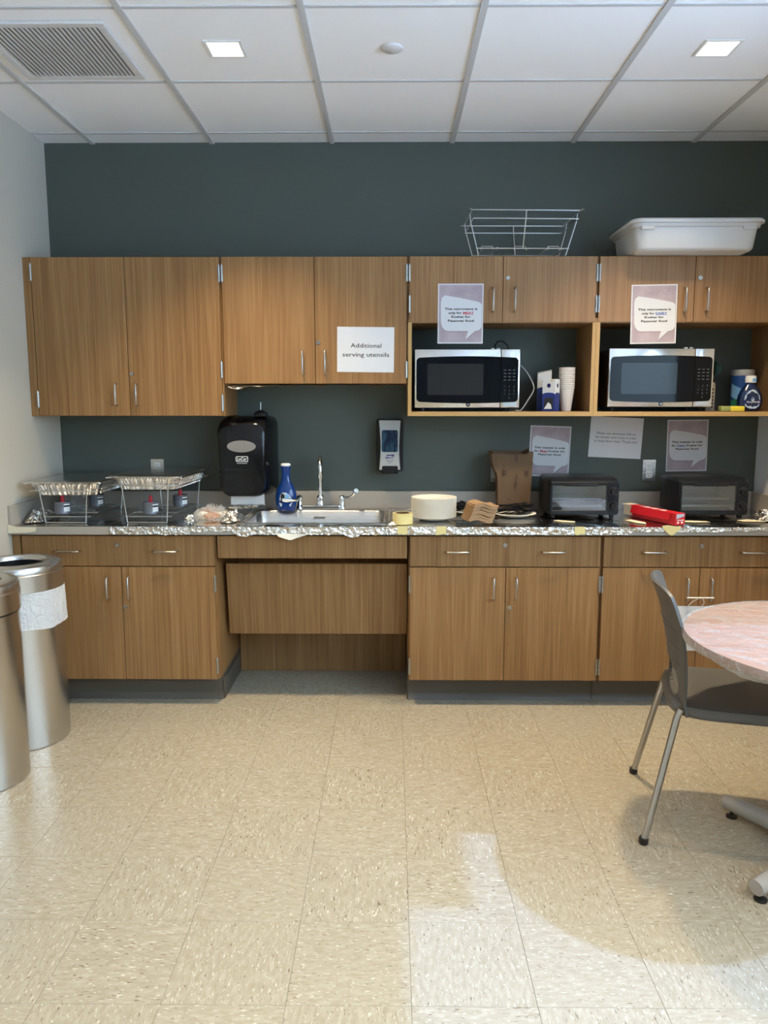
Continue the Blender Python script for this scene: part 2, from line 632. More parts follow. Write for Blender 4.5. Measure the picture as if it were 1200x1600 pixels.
# ------------------------------------------------------------------ the room
XL, XR, YB, YF, ZC = -1.775, 1.945, 4.156, -3.0, 2.75
struct(build(MB().box(XL - .12, XR + .12, YB, YB + .12, 0, ZC + .1), 'wall_back', M['green'], smooth=0))
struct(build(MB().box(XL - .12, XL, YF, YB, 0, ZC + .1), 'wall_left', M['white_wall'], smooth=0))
struct(build(MB().box(XL - .12, XR + .12, YF - .12, YF, 0, ZC + .1), 'wall_front', M['front_wall'], smooth=0))
WY0, WY1, WZ0, WZ1 = -2.75, 2.43, 1.12, 2.57
mb = MB()
mb.box(XR, XR + .12, YF, WY0, 0, ZC + .1)
mb.box(XR, XR + .12, WY1, YB, 0, ZC + .1)
mb.box(XR, XR + .12, WY0, WY1, 0, WZ0)
mb.box(XR, XR + .12, WY0, WY1, WZ1, ZC + .1)
struct(build(mb, 'wall_right', M['right_wall'], smooth=0))
win = thing('window_1', 'three-pane window in the wall beside the round table', 'window', (XR, (WY0 + WY1) / 2, WZ0))
del win['label'], win['category']
struct(win)
mb = MB()
mb.box(XR + .03, XR + .09, WY0, WY1, WZ0, WZ0 + .04)
mb.box(XR + .03, XR + .09, WY0, WY1, WZ1 - .04, WZ1)
mb.box(XR + .03, XR + .09, WY0, WY0 + .04, WZ0 + .04, WZ1 - .04)
mb.box(XR + .03, XR + .09, WY1 - .04, WY1, WZ0 + .04, WZ1 - .04)
build(mb, 'window_frame', M['satin'], win)
mul = [-1.02, .70]
build(MB().box(XR + .092, XR + .096, 1.99, WY1 - .002, 2.305, WZ1 - .002), 'sun_blocker', M['white_pl'], win, smooth=0)  # unseen panel added to block sun and step the edge of the floor patch
build(MB().cyl((XR + .094, 1.99, 2.302), (XR + .094, WY1 - .002, 2.302), .008, n=12), 'sun_blocker_bar', M['satin'], win)  # lower bar of the added, unseen sun-blocking panel
for y in mul:
    build(MB().box(XR + .03, XR + .09, y - .035, y + .035, WZ0 + .04, WZ1 - .04), 'mullion', M['satin'], win)
ed = [WY0 + .04] + [v for y in mul for v in (y - .035, y + .035)] + [WY1 - .04]
for a, b in zip(ed[::2], ed[1::2]):
    build(MB().box(XR + .057, XR + .063, a, b, WZ0 + .04, WZ1 - .04), 'glass_pane', M['glass'], win)
build(MB().box(XR - .03, XR + .03, WY0 - .03, WY1 + .0, WZ0 - .025, WZ0), 'window_sill', M['white_pl'], win)
struct(build(MB().box(-30, 30, -30, 30, -.35, -.3), 'ground_outside', M['ground'], smooth=0))

# floor: slab, then every vinyl tile of the part in view
fl = struct(build(MB().box(XL - .12, XR + .12, YF - .12, YB + .12, -.12, -.003), 'floor', M['floor_joint'], smooth=0))
FX = [0.05 + .305 * k for k in range(-7, 8)]
FY = [1.685 + .305 * k for k in range(-4, 10)]
G = 0.0004
protos = {}
for i in range(len(FX) - 1):
    for j in range(len(FY) - 1):
        x0, x1 = max(FX[i], XL), min(FX[i + 1], XR)
        y0, y1 = FY[j], min(FY[j + 1], YB)
        if x1 - x0 < .01 or y1 - y0 < .01:
            continue
        w, d = round(x1 - x0, 4), round(y1 - y0, 4)
        turn = (i + j) % 2
        key = (w, d, turn)
        if key not in protos:
            a, b = (w, d) if not turn else (d, w)
            t = MB().box(-a / 2 + G, a / 2 - G, -b / 2 + G, b / 2 - G, -.003, 0, .0004)
            o = build(t, 'floor_tile', M['vct'], fl)
            for v in o.data.vertices:
                v.co += world_off(fl)
            protos[key] = o
        else:
            o = protos[key].copy()
            COL.objects.link(o)
        o.location = Vector(((x0 + x1) / 2, (y0 + y1) / 2, 0)) - world_off(fl)
        o.rotation_euler.z = math.pi / 2 if turn else 0
build(MB().box(XL, XR, YF, FY[0] - G, -.003, 0), 'floor_field', M['vct'], fl, smooth=0)

# ceiling: deck, runners, tees, lay-in tiles
ce = struct(build(MB().box(XL, XR, YF, YB, ZC + .02, ZC + .1), 'ceiling', M['ctile'], smooth=0))
CX = [-1.525 + .61 * k for k in range(-1, 7)]
CY = [4.005 - .61 * k for k in range(-1, 13)]
for x in CX:
    if XL < x < XR:
        build(MB().box(x - .012, x + .012, YF, YB, ZC - .007, ZC), 'ceiling_runner', M['ceil_grid'], ce, smooth=0)
for k, y in enumerate(CY):
    if not (YF < y < YB):
        continue
    for x0, x1 in zip(CX, CX[1:]):
        a, b = max(x0 + .012, XL), min(x1 - .012, XR)
        if b - a > .02:
            build(MB().box(a, b, y - .008, y + .008, ZC - .004, ZC), 'ceiling_tee', M['ceil_tee'], ce, smooth=0)
cache = {}
for x0, x1 in zip(CX, CX[1:]):
    for y1, y0 in zip(CY, CY[1:]):
        a, b, c, d = max(x0, XL), min(x1, XR), max(y0, YF), min(y1, YB)
        if b - a < .03 or d - c < .03:
            continue
        key = (round(b - a, 3), round(d - c, 3))
        if key not in cache:
            w, e = (b - a) / 2 - .001, (d - c) / 2 - .001
            o = build(MB().box(-w, w, -e, e, 0, .015), 'ceiling_tile', M['ctile'], ce, smooth=0)
            for v in o.data.vertices:
                v.co += world_off(ce)
            cache[key] = o
        else:
            o = cache[key].copy()
            COL.objects.link(o)
        o.location = Vector(((a + b) / 2, (c + d) / 2, ZC)) - world_off(ce)

# air vent
vt = thing('air_vent', 'white square air vent grille with fine parallel slats in the ceiling', 'vent', (-1.235, 3.11, ZC))
x0, x1, y0, y1 = -1.475, -.998, 2.872, 3.348
mb = MB()
fw = .033
mb.box(x0, x1, y0, y0 + fw, ZC - .012, ZC - .0005, .003)
mb.box(x0, x1, y1 - fw, y1, ZC - .012, ZC - .0005, .003)
mb.box(x0, x0 + fw, y0 + fw, y1 - fw, ZC - .012, ZC - .0005, .003)
mb.box(x1 - fw, x1, y0 + fw, y1 - fw, ZC - .012, ZC - .0005, .003)
build(mb, 'vent_frame', M['vent'], vt)
build(MB().box(x0 + fw, x1 - fw, y0 + fw, y1 - fw, ZC - .0025, ZC - .0005), 'vent_backing', M['dark'], vt)
nsl = 24
for k in range(nsl):
    x = x0 + fw + (x1 - x0 - 2 * fw) * (k + .5) / nsl
    mb = MB()
    mb.prism([(x - .0075, ZC - .010), (x + .003, ZC - .0115), (x + .0035, ZC - .0105), (x - .0065, ZC - .0035)], y0 + fw, y1 - fw, 'xz')
    build(mb, 'slat', M['vent'], vt, smooth=0)
for sx in (x0 + .016, x1 - .016):
    build(MB().cyl((sx, (y0 + y1) / 2, ZC - .0125), (sx, (y0 + y1) / 2, ZC - .0115), .004, n=10), 'screw', M['satin'], vt)

# recessed square downlights (lamp inside each)
def downlight(x, y, label):
    t = thing('recessed_light', label, 'ceiling light', (x, y, ZC), 'recessed square downlights')
    h, fr = .058, .012
    mb = MB()
    mb.box(x - h - fr, x + h + fr, y - h - fr, y - h, ZC - .005, ZC - .0005, .001)
    mb.box(x - h - fr, x + h + fr, y + h, y + h + fr, ZC - .005, ZC - .0005, .001)
    mb.box(x - h - fr, x - h, y - h, y + h, ZC - .005, ZC - .0005, .001)
    mb.box(x + h, x + h + fr, y - h, y + h, ZC - .005, ZC - .0005, .001)
    build(mb, 'trim_ring', M['white_pl'], t)
    build(MB().box(x - h, x + h, y - h, y + h, ZC - .003, ZC - .0005), 'diffuser', M['lamp'], t, smooth=0)
    L = bpy.data.lights.new('downlight', 'AREA')
    L.shape = 'SQUARE'
    L.size = .10
    L.energy = LAMP_W
    L.color = (1.0, 0.80, 0.50)
    L.spread = math.radians(98)
    lo = bpy.data.objects.new('downlight_lamp', L)
    lo.parent = t
    lo.location = (0, 0, -.0055)
    COL.objects.link(lo)
m = bpy.data.materials.new('lamp diffuser')
m.use_nodes = True
e = m.node_tree.nodes.new('ShaderNodeEmission')
e.inputs['Color'].default_value = (1.0, 0.93, 0.82, 1)
e.inputs['Strength'].default_value = 6.0
m.node_tree.links.new(e.outputs[0], m.node_tree.nodes['Material Output'].inputs['Surface'])
M['lamp'] = m
downlight(-.622, 3.095, 'lit square downlight in the ceiling beside the air vent')
downlight(1.21, 3.108, 'lit square downlight in the ceiling above the white tub')
downlight(-.622, .66, 'lit square downlight above the open floor, not over the cabinets')
downlight(1.21, .66, 'lit square downlight above the round table')
downlight(-.622, -1.78, 'lit square downlight behind the viewer on the bin side')
downlight(1.21, -1.78, 'lit square downlight behind the viewer on the window side')
mb = MB().lathe((0, 3.093, ZC), [(0, -.010), (.036, -.010), (.040, -.007), (.040, -.0005), (0, -.0005)], 32)
tag(build(mb, 'sprinkler_cover', M['vent'], smooth=50), 'plain round white sprinkler cover plate on the ceiling between the two downlights', 'sprinkler cover')

# ------------------------------------------------------------------ cabinets
def handle_v(x, z0, z1, y, parent, mt='satin'):
    st = .028
    pts = [(x, y, z0), (x, y - st + .006, z0), (x, y - st, z0 + .006), (x, y - st, z1 - .006), (x, y - st + .006, z1), (x, y, z1)]
    return build(MB().tube(pts, .0042, 10), 'handle', M[mt], parent, smooth=60)

def handle_h(x0, x1, z, y, parent):
    st = .028
    pts = [(x0, y, z), (x0, y - st + .006, z), (x0 + .006, y - st, z), (x1 - .006, y - st, z), (x1, y - st + .006, z), (x1, y, z)]
    return build(MB().tube(pts, .0042, 10), 'handle', M['satin'], parent, smooth=60)

def hinge(x, z, y, parent, L=.075):
    mb = MB()
    for k in range(5):
        a = z - L / 2 + L * k / 5
        mb.cyl((x, y - .004, a + .0012), (x, y - .004, a + L / 5 - .0012), .0055, n=10)
    mb.cyl((x, y - .004, z - L / 2 - .004), (x, y - .004, z + L / 2 + .004), .003, n=8)
    mb.box(x - .0058, x + .0058, y - .0015, y - .0002, z - L / 2, z + L / 2)
    return build(mb, 'hinge', M['satin'], parent, smooth=50)

def lock(x, z, y, parent):
    mb = MB().lathe((0, 0, 0), [(0, .004), (.0035, .004), (.004, .0055), (.009, .0055), (.010, .004), (.010, 0), (0, 0)], 16)
    for v in mb.bm.verts:
        v.co = Vector((x + v.co.x, y - v.co.z, z + v.co.y))
    o = build(mb, 'lock', M['satin'], parent, smooth=40)
    build(MB().box(x - .001, x + .001, y - .0048, y - .004, z - .0035, z + .0035), 'keyhole', M['ink'], o, smooth=0)
    return o

TD = .020  # door thickness
def door(x0, x1, z0, z1, y, parent, hx=None, hz=None, hinges=(), lk_=None):
    d = build(MB().box(x0, x1, y, y + TD, z0, z1, .0012), 'door', M['wood'], parent, smooth=0)
    if hx is not None:
        handle_v(hx, hz[0], hz[1], y, d)
    for (x, z) in hinges:
        hinge(x, z, y, d)
    if lk_:
        lock(lk_[0], lk_[1], y, d)
    return d

UY = 3.826
def carcass(x0, x1, z0, z1, y0, parent, bottom=True):
    """closed box with end panels, top and bottom, standing behind the doors"""
    return build(MB().box(x0, x1, y0, YB - .001, z0, z1), 'carcass', M['wood'], parent, smooth=0)

# wall cabinet 1, tallest, in the corner
c = thing('wall_cabinet', 'tall two-door oak wall cabinet in the corner above the chafing racks', 'cabinet', (-1.29, 3.99, 1.376))
carcass(XL + .001, -.8225, 1.376, 2.132, UY + TD + .001, c)
build(MB().box(XL + .001, -1.737, UY + .004, UY + TD, 1.376, 2.132), 'filler', M['wood'], c, smooth=0)
door(-1.733, -1.286, 1.378, 2.131, UY, c, -1.347, (1.430, 1.532), [(-1.735, 2.062), (-1.735, 1.458)])
door(-1.283, -.829, 1.378, 2.131, UY, c, -1.246, (1.430, 1.532), [(-.829, 2.055), (-.829, 1.60), (-.829, 1.44)], (-1.269, 1.581))
# wall cabinet 2, over the sink
c = thing('wall_cabinet', 'shorter two-door oak wall cabinet over the sink with foil along its bottom', 'cabinet', (-.372, 3.99, 1.532))
carcass(-.8215, .0775, 1.532, 2.132, UY + TD + .001, c)
door(-.816, -.3735, 1.534, 2.131, UY, c, -.433, (1.580, 1.690), [(-.815, 2.055)])
door(-.3705, .0705, 1.534, 2.131, UY, c, -.3245, (1.580, 1.690), [(.0705, 2.055), (.0705, 1.60)], (-.357, 1.730))
# wall cabinets 3 and 4, short doors above an open microwave bay
def bay(x0, x1, split, label, sx):
    c = thing('wall_cabinet', label, 'cabinet', ((x0 + x1) / 2, 3.99, 1.376))
    yb = UY + TD + .001
    build(MB().box(x0, x1, yb, YB - .001, 1.845, 2.132), 'carcass', M['wood'], c, smooth=0)
    build(MB().box(x0 + .018, x1 - .018, yb - .016, YB - .001, 1.822, 1.845), 'bay_ceiling', M['wood_in'], c, smooth=0)
    for a in (x0, x1 - .018):
        s_ = build(MB().box(a, a + .018, UY + .004, YB - .001, 1.398, 1.845), 'side_panel', M['wood_in'], c, smooth=0)
        build(MB().box(a, a + .018, UY + .0015, UY + .004, 1.398, 1.824), 'edge_band', M['wood_edge'], s_, smooth=0)
    s_ = build(MB().box(x0, x1, UY + .004, YB - .001, 1.376, 1.398), 'bottom_shelf', M['wood_in'], c, smooth=0)
    build(MB().box(x0, x1, UY + .0015, UY + .004, 1.376, 1.398), 'edge_band', M['wood_edge'], s_, smooth=0)
    door(x0 + .006, split - .0015, 1.826, 2.131, UY, c, split - .047, (1.873, 1.984), [(x0 + .006, 2.055), (x0 + .006, 1.91)])
    door(split + .0015, x1 - .006, 1.826, 2.131, UY, c, split + .057, (1.873, 1.984), [(x1 - .006, 2.055), (x1 - .006, 1.91)], (split + .023, 2.031))
    return c
bay(.0785, .9845, .5315, 'oak wall cabinet with open microwave bay, wire basket frame on top', 0)
bay(.9855, 1.9, 1.446, 'oak wall cabinet with open microwave bay, white tub on top', 1)
tr = build(MB().box(1.9005, XR - .001, UY + .008, UY + TD, 1.376, 2.132), 'trim_1', M['wood'], smooth=0)
struct(tr)

BY = 3.545
KY = 3.64
def base_unit(x0, x1, label, split, fill=None, handles=(), hx=(), lk1=None, lk2=None):
    c = thing('base_cabinet', label, 'cabinet', ((x0 + x1) / 2, 3.85, 0))
    build(MB().box(x0, x1, BY + TD + .001, YB - .001, .128, .836), 'carcass', M['wood'], c, smooth=0)
    k = MB().box(x0 + .001, x1 - .001, KY, YB - .001, .0005, .128)
    build(k, 'toe_kick', M['kick'], c, smooth=0)
    pts = [(KY, .0005), (KY - .014, .0005), (KY - .012, .004), (KY - .005, .012), (KY - .0005, .03), (KY, .03)]
    build(MB().prism(pts, x0 + .001, x1 - .001, 'yz'), 'cove_base', M['kick'], c, smooth=40)
    if fill:
        build(MB().box(fill[0], fill[1], BY + .004, BY + TD, .128, .830), 'filler', M['wood'], c, smooth=0)
    d = build(MB().box(x0 + .006, x1 - .006, BY, BY + TD, .684, .827, .0012), 'drawer', M['wood'], c, smooth=0)
    for (a, b) in handles:
        handle_h(a, b, .756, BY, d)
    lock(lk1[0], lk1[1], BY, d)
    door(x0 + .006, split - .0015, .131, .679, BY, c, hx[0], (.527, .632), [(x0 + .005, .60), (x0 + .005, .20)])
    door(split + .0015, x1 - .006, .131, .679, BY, c, hx[1], (.527, .632), [(x1 - .006, .60), (x1 - .006, .20)], lk2)
    return c
b1 = base_unit(-1.735, -.822, 'oak base cabinet behind the two steel bins', -1.268, (XL + .001, -1.7355), ((-1.566, -1.456), (-1.108, -.998)), (-1.332, -1.232), (-1.281, .784), (-1.256, .488))
b3 = base_unit(.0805, .978, 'oak base cabinet between the sink knee space and the chair', .5335, None, ((.255, .360), (.700, .805)), (.477, .582), (.527, .786), (.555, .488))
b4 = base_unit(.9795, 1.885, 'oak base cabinet behind the chair with a white sheet on its door', 1.4365, (1.8855, XR - .001), ((1.166, 1.272), (1.619, 1.725)), (1.377, 1.487), (1.4365, .784), (1.47, .44))
# vinyl base wrapping the sides of the knee space
for x0, x1 in ((-.8215, -.817), (.0755, .080)):
    t = build(MB().box(x0, x1, KY - .006, 4.03, .0005, .102, .0015), 'trim_2' if x0 < 0 else 'trim_3', M['kick'], smooth=0)
    struct(t)
# sink front with knee space
c = thing('sink_cabinet', 'oak sink front with slanted access panel and open knee space', 'cabinet', (-.37, 3.8, 0))
build(MB().box(-.812, .0715, BY, BY + TD, .7215, .827, .0012), 'apron', M['wood'], c, smooth=0)
ap = build(MB().box(-.43, .4445, -.009, .009, -.1835, .1835, .0012), 'access_panel', M['wood'], None, smooth=0)
for v in ap.data.vertices:
    v.co.z -= .1835
ap.parent = c
ap.location = Vector((-.3628, 3.69, .492)) - c.location
ap.rotation_euler = (math.atan2(.05, .365), 0, 0)
build(MB().box(-.8165, .075, 4.035, 4.053, .0005, .66, .001), 'back_panel', M['wood'], c, smooth=0)
build(MB().box(-.8165, .075, BY + TD + .002, BY + TD + .02, .735, .836), 'apron_backing', M['gap'], c, smooth=0)

# worktop with sink cut-out and splashes
SX0, SX1, SY0, SY1 = -.705, -.035, 3.610, 4.035
wt = thing('worktop', 'long taupe worktop with low backsplash running wall to wall', 'worktop', (0, 3.83, .838))
mb = MB()
xa, xb = XL + .001, XR - .001
for q in ((xa, SX0, 3.515, YB - .001), (SX1, xb, 3.515, YB - .001), (SX0, SX1, 3.515, SY0), (SX0, SX1, SY1, YB - .001)):
    mb.box(*q, .838, .875)
bmesh.ops.remove_doubles(mb.bm, verts=mb.bm.verts, dist=1e-5)
build(mb, 'slab', M['counter'], wt, smooth=0)
build(MB().box(xa + .016, xb - .016, YB - .017, YB - .001, .8755, .969, .0015), 'backsplash', M['counter'], wt, smooth=0)
for a, b in ((xa, xa + .015), (xb - .015, xb)):
    build(MB().box(a, b, 3.525, YB - .001, .8755, .969, .0015), 'side_splash', M['counter'], wt, smooth=0)

# sink
sk = thing('sink', 'stainless steel drop-in sink under the gooseneck tap', 'sink', (-.37, 3.82, .7))
def rr3(x0, x1, y0, y1, r, z, k=5):
    return [(x, y, z) for x, y in rrect(x0, x1, y0, y1, r, k)]
mb = MB()
mb.loops([rr3(SX0 - .02, SX1 + .02, SY0 - .02, 4.125, .03, .8755), rr3(SX0 - .02, SX1 + .02, SY0 - .02, 4.125, .03, .879), rr3(SX0 + .0, SX1 - .0, SY0 + .0, SY1 - .0, .045, .8805),
          rr3(SX0 + .004, SX1 - .004, SY0 + .004, SY1 - .004, .045, .876), rr3(SX0 + .012, SX1 - .012, SY0 + .012, SY1 - .012, .05, .74), rr3(SX0 + .05, SX1 - .05, SY0 + .05, SY1 - .05, .05, .715)], False, True)
build(mb, 'basin', M['steel'], sk, smooth=50)
build(MB().lathe((-.37, 3.82, .7155), [(0, .001), (.03, .001), (.042, .003), (.045, 0)], 24), 'drain', M['chrome'], sk)
build(MB().prism(rrect(-.41, -.35, .838, .848, .004), SY1 - .008, SY1 - .0115, 'xz'), 'overflow_slot', M['satin'], sk, smooth=0)

# tap
tp = thing('faucet', 'chrome gooseneck faucet with two wrist-blade handles on the sink deck', 'faucet', (-.375, 4.075, .8805))
zf = .8805
build(MB().prism(rrect(-.49, -.262, 4.052, 4.102, .02), zf, zf + .022, 'xy', .004), 'deck_plate', M['chrome'], tp)
mb = MB().lathe((-.378, 4.077, zf + .0215), [(0, 0), (.022, 0), (.022, .012), (.017, .02), (.020, .034), (.020, .045), (.012, .055), (0, .055)], 20)
build(mb, 'spout_base', M['chrome'], tp, smooth=50)
pts = [(-.378, 4.077, zf + .07), (-.378, 4.077, 1.10)]
for i in range(1, 13):
    a = math.pi * i / 12
    pts.append((-.378 + .012 * (i / 12), 4.077 - .062 + .062 * math.cos(a), 1.10 + .062 * math.sin(a)))
pts.append((-.366, 3.953, 1.075))
build(MB().tube(pts, .0105, 12), 'spout', M['chrome'], tp, smooth=60)
build(MB().cyl((-.366, 3.953, 1.078), (-.366, 3.953, 1.058), .0135, n=14), 'aerator', M['chrome'], tp)
def valve(x, pts, name='handle'):
    mb = MB().lathe((x, 4.070, zf + .0005 if False else zf), [(0, 0), (.021, 0), (.021, .012), (.014, .02), (.014, .05), (.017, .052), (.017, .066), (.008, .075), (0, .075)], 18)
    v = build(mb, 'valve', M['chrome'], tp, smooth=50)
    n = len(pts)
    build(MB().tube(pts, [.0075] * (n - 2) + [.011, .008], 10), 'blade', M['chrome'], v, smooth=60)
    return v
v = valve(-.262, [(-.262, 4.065, .945), (-.245, 4.045, .945), (-.22, 4.02, .948), (-.20, 4.00, .965), (-.19, 3.99, .985), (-.185, 3.985, .993)])
build(MB().cyl((-.186, 3.986, .982), (-.183, 3.972, .992), .0115, n=14), 'blue_cap', M['lab_silver'], v)
v = valve(-.488, [(-.486, 4.065, .945), (-.484, 4.02, .944), (-.488, 3.975, .942), (-.515, 3.957, .942), (-.545, 3.950, .944), (-.562, 3.945, .948)])

# ------------------------------------------------------------------ round table
TX, TY, TR, TZ = 1.37, 2.27, .457, .737
tb = thing('round_table', 'round rosy-brown table wrapped in clear plastic film', 'table', (TX, TY, 0))
build(MB().lathe((TX, TY, 0), [(0, TZ - .03), (TR - .004, TZ - .03), (TR, TZ - .027), (TR, TZ - .003)], 96), 'edge_band', M['table_edge'], tb, smooth=40)
build(MB().lathe((TX, TY, 0), [(0, TZ - .002), (TR - .003, TZ - .002), (TR - .0005, TZ - .003), (0, TZ - .004)], 96), 'tabletop', M['table'], tb, smooth=40)
def wr(x, y, s, sd=0):
    return noise.noise((x * s + sd, y * s * .7 - sd, sd * 1.7))
def film_top(u, v):
    a = 2 * math.pi * u
    r = (TR + .004) * v
    x, y = r * math.cos(a), r * math.sin(a)
    n = abs(wr(x + .4 * y, y * 3, 7)) ** .7
    return (TX + x, TY + y, TZ - .0005 + .0075 * n * min(1, (1 - v) * 6 + .15) * min(1, v * 5))
fs = build(MB().sheet(film_top, 120, 40), 'film_cover', M['film'], tb, smooth=80)
def film_skirt(u, v):
    a = 2 * math.pi * u
    w = noise.noise((math.cos(a) * 5, math.sin(a) * 5, 2.0)) + .5 * noise.noise((math.cos(a) * 17, math.sin(a) * 17, 5.0))
    L = .062 + .018 * noise.noise((math.cos(a) * 3, math.sin(a) * 3, 9))
    r = TR + .005 + .004 * w * v - .055 * max(0, v - .4) ** 1.3 * 2.1
    return (TX + r * math.cos(a), TY + r * math.sin(a), TZ - L * v)
build(MB().sheet(film_skirt, 160, 8), 'film_skirt', M['skirt'], tb, smooth=80)
build(MB().lathe((TX, TY, 0), [(.19, TZ - .0305), (.19, TZ - .036), (.06, TZ - .05), (.038, TZ - .06), (.038, .075), (.05, .06), (.05, .035), (0, .035)], 32), 'column', M['table_leg'], tb, smooth=50)
for k in range(4):
    a = math.radians(121 + 90 * k)
    d = Vector((math.cos(a), math.sin(a), 0))
    c0 = Vector((TX, TY, .055))
    p = MB().tube([c0 + d * .03, c0 + d * .2, c0 + d * .35 + Vector((0, 0, -.006)), c0 + d * .362 + Vector((0, 0, -.007))], [.029, .029, .026, .024], 18)
    f = build(p, 'foot', M['table_leg'], tb, smooth=60)
    g = c0 + d * .335
    build(MB().lathe((g.x, g.y, 0), [(0, 0), (.019, 0), (.019, .006), (.006, .010), (.006, .03), (0, .03)], 16), 'glide', M['rubber'], f, smooth=40)

# ------------------------------------------------------------------ chair (built facing +Y, x is across)
ch = thing('chair', 'grey plastic stacking chair with slotted back and steel legs at the round table', 'chair')
def chair_back(u, v):
    s = 2 * u - 1
    z = .428 + .417 * v
    t = max(0, (z - .47) / .375)
    half = .203
    if t > .88:
        half *= math.sqrt(max(.02, 1 - ((t - .88) / .155) ** 2)) * .12 + .88
    f0 = -.205 - .02 * t - .065 * t ** 2.2
    if z < .47:
        f0 += .25 * (.47 - z)
    wrap = (.016 + .030 * t) * abs(s) ** 2.0
    rib = 0.0
    if .565 < z < .715 and abs(s) < .80:
        rib = -.005 * max(0, math.sin(math.pi * 2 * (z + .016 * (s / .8) ** 2 - .565) / .0285)) * min(1, (.80 - abs(s)) * 10)
    zt = z - .022 * (abs(s) ** 5) * max(0, t - .7) / .3
    return (s * half, f0 + wrap + rib, zt)
def back_keep(u, v):
    s = 2 * u - 1
    z = .428 + .417 * v
    return abs(s / .66) ** 2.6 + abs((z - .508) / .048) ** 2.6 > 1
bk = build(MB().sheet(chair_back, 48, 150, .010, back_keep), 'backrest', M['chair'], ch, smooth=60)
for z in (.57, .60, .72):
    for s in (-.86, .86):
        p = Vector(chair_back((s + 1) / 2, (z - .428) / .417))
        build(MB().lathe((p.x, p.y + .006, z), [(0, -.003), (.003, 0), (0, .003)], 8), 'rivet', M['rubber'], bk)
def seat_loop(w, f, b, z, e=4.0, n=48):
    out = []
    for i in range(n):
        a = 2 * math.pi * i / n
        ca, sa = math.cos(a), math.sin(a)
        x = w * math.copysign(abs(ca) ** (2 / e), ca)
        y = math.copysign(abs(sa) ** (2 / e), sa)
        y = (f if y > 0 else b) * abs(y) * (1 if y > 0 else -1)
        out.append((x, y, z + .006 * (x / w) ** 2 - (.012 * max(0, y / f - .7) if y > 0 else 0)))
    return out
mb = MB().loops([seat_loop(.205, .21, .215, .418), seat_loop(.218, .225, .225, .425), seat_loop(.222, .23, .228, .440), seat_loop(.218, .226, .225, .458), seat_loop(.205, .21, .215, .462), seat_loop(.12, .12, .12, .452)], True, True)
st = build(mb, 'seat', M['chair'], ch, smooth=60)
for sx in (-1, 1):
    for (y0, y1, xt) in ((-.205, -.294, .252), (.15, .26, .246)):
        lg = build(MB().tube([(sx * .192, y0 + .012, .452), (sx * .195, y0, .425), (sx * xt, y1, .012)], .0115, 14), 'leg', M['chrome_leg'] if 'chrome_leg' in M else M['satin'], ch, smooth=60)
        build(MB().lathe((sx * (xt + .0015), y1 - .001, 0), [(0, 0), (.013, 0), (.016, .006), (.0155, .022), (0, .022)], 14), 'leg_cap', M['rubber'], lg, smooth=50)
ch.location = (1.18, 2.565, 0)
ch.rotation_euler = (0, 0, math.radians(-90 - 13.5))

# ------------------------------------------------------------------ bins
def bin_(x, y, label, liner):
    R, Hh = .178, .785
    t = thing('trash_can', label, 'trash can', (x, y, 0), None)
    build(MB().lathe((x, y, 0), [(0, .002), (R - .012, .002), (R - .010, 0), (R - .004, .004), (R - .004, .66), (R - .012, .66)], 64), 'body', M['can'], t, smooth=50)
    build(MB().lathe((x, y, 0), [(R - .001, .668), (R + .003, .668), (R + .003, .742), (R + .0005, .745), (R + .0005, .768), (R - .003, .775), (R - .012, .779), (.128, .783), (.118, .780), (.113, .770), (.111, .70), (.107, .70)], 64), 'lid', M['can'], t, smooth=28)
    build(MB().lathe((x, y, 0), [(.104, .764), (.104, .30), (0, .30)], 40), 'inner_bucket', M['black_m'], t, smooth=50)
    if liner:
        def sk_(u, v):
            a = math.radians(-150 + 215 * u)
            rip = .6 * noise.noise((u * 26, v * 2.5, 1)) + .4 * noise.noise((u * 60, v * 7, 4))
            L = .155 + .012 * noise.noise((u * 6, 0, 2)) - (.05 * (u - .86) / .14 if u > .86 else 0)
            r = R + .003 + (.004 + .007 * v) * (rip * .6 + .5) + (.02 * (1 - v) * max(0, (u - .9) * 10))
            return (x + r * math.cos(a), y + r * math.sin(a), .672 - L * v)
        build(MB().sheet(sk_, 110, 12), 'bin_liner', M['bag'], t, smooth=70)
    return t
bin_(-1.588, 3.20, 'brushed steel bin with a white bag folded over its rim', True)
bin_(-1.592, 2.82, 'brushed steel bin standing in front of the bagged bin', False)

# ------------------------------------------------------------------ foil lining on the worktop
ZT = .8755
def foil_run(name_label, x0, x1, y0, y1, hem, amp, seed, nu=70, nv=18, rag=.012, hmat='foil', tmat='foil_flat'):
    t = thing('foil_sheet', name_label, 'foil', ((x0 + x1) / 2, (y0 + y1) / 2, ZT))
    def top(u, v):
        x = x0 + (x1 - x0) * u
        y = y1 + (y0 - y1) * v
        n = abs(noise.noise((x * 9 + seed, y * 9, seed))) + .5 * abs(noise.noise((x * 31, y * 31 + seed, 3)))
        return (x, y, ZT + .0006 + amp * n)
    build(MB().sheet(top, nu, nv), 'sheet', M[tmat], t, smooth=70)
    if hem:
        def hm(u, v):
            x = x0 + (x1 - x0) * u
            L = hem + rag * noise.noise((x * 14 + seed, 0, seed)) + .5 * rag * noise.noise((x * 60, seed, 1))
            n = noise.noise((x * 40, v * 2 + seed, 2)) + .6 * noise.noise((x * 95, v * 5, seed))
            if v < .25:
                return (x, y0 - .0035 * v / .25, ZT + .0010 + .0015 * abs(n) * (1 - v))
            return (x, y0 - .0045 - .0022 * (n + .7) , ZT + .0008 - L * (v - .25) / .75)
        build(MB().sheet(hm, int((x1 - x0) * 170), 8), 'hem', M[hmat], t, smooth=25)
    return t
foil_run('smooth foil sheet under the chafing racks, no hem over the worktop edge', XL + .02, -1.30, 3.52, 4.12, 0, .003, 1)
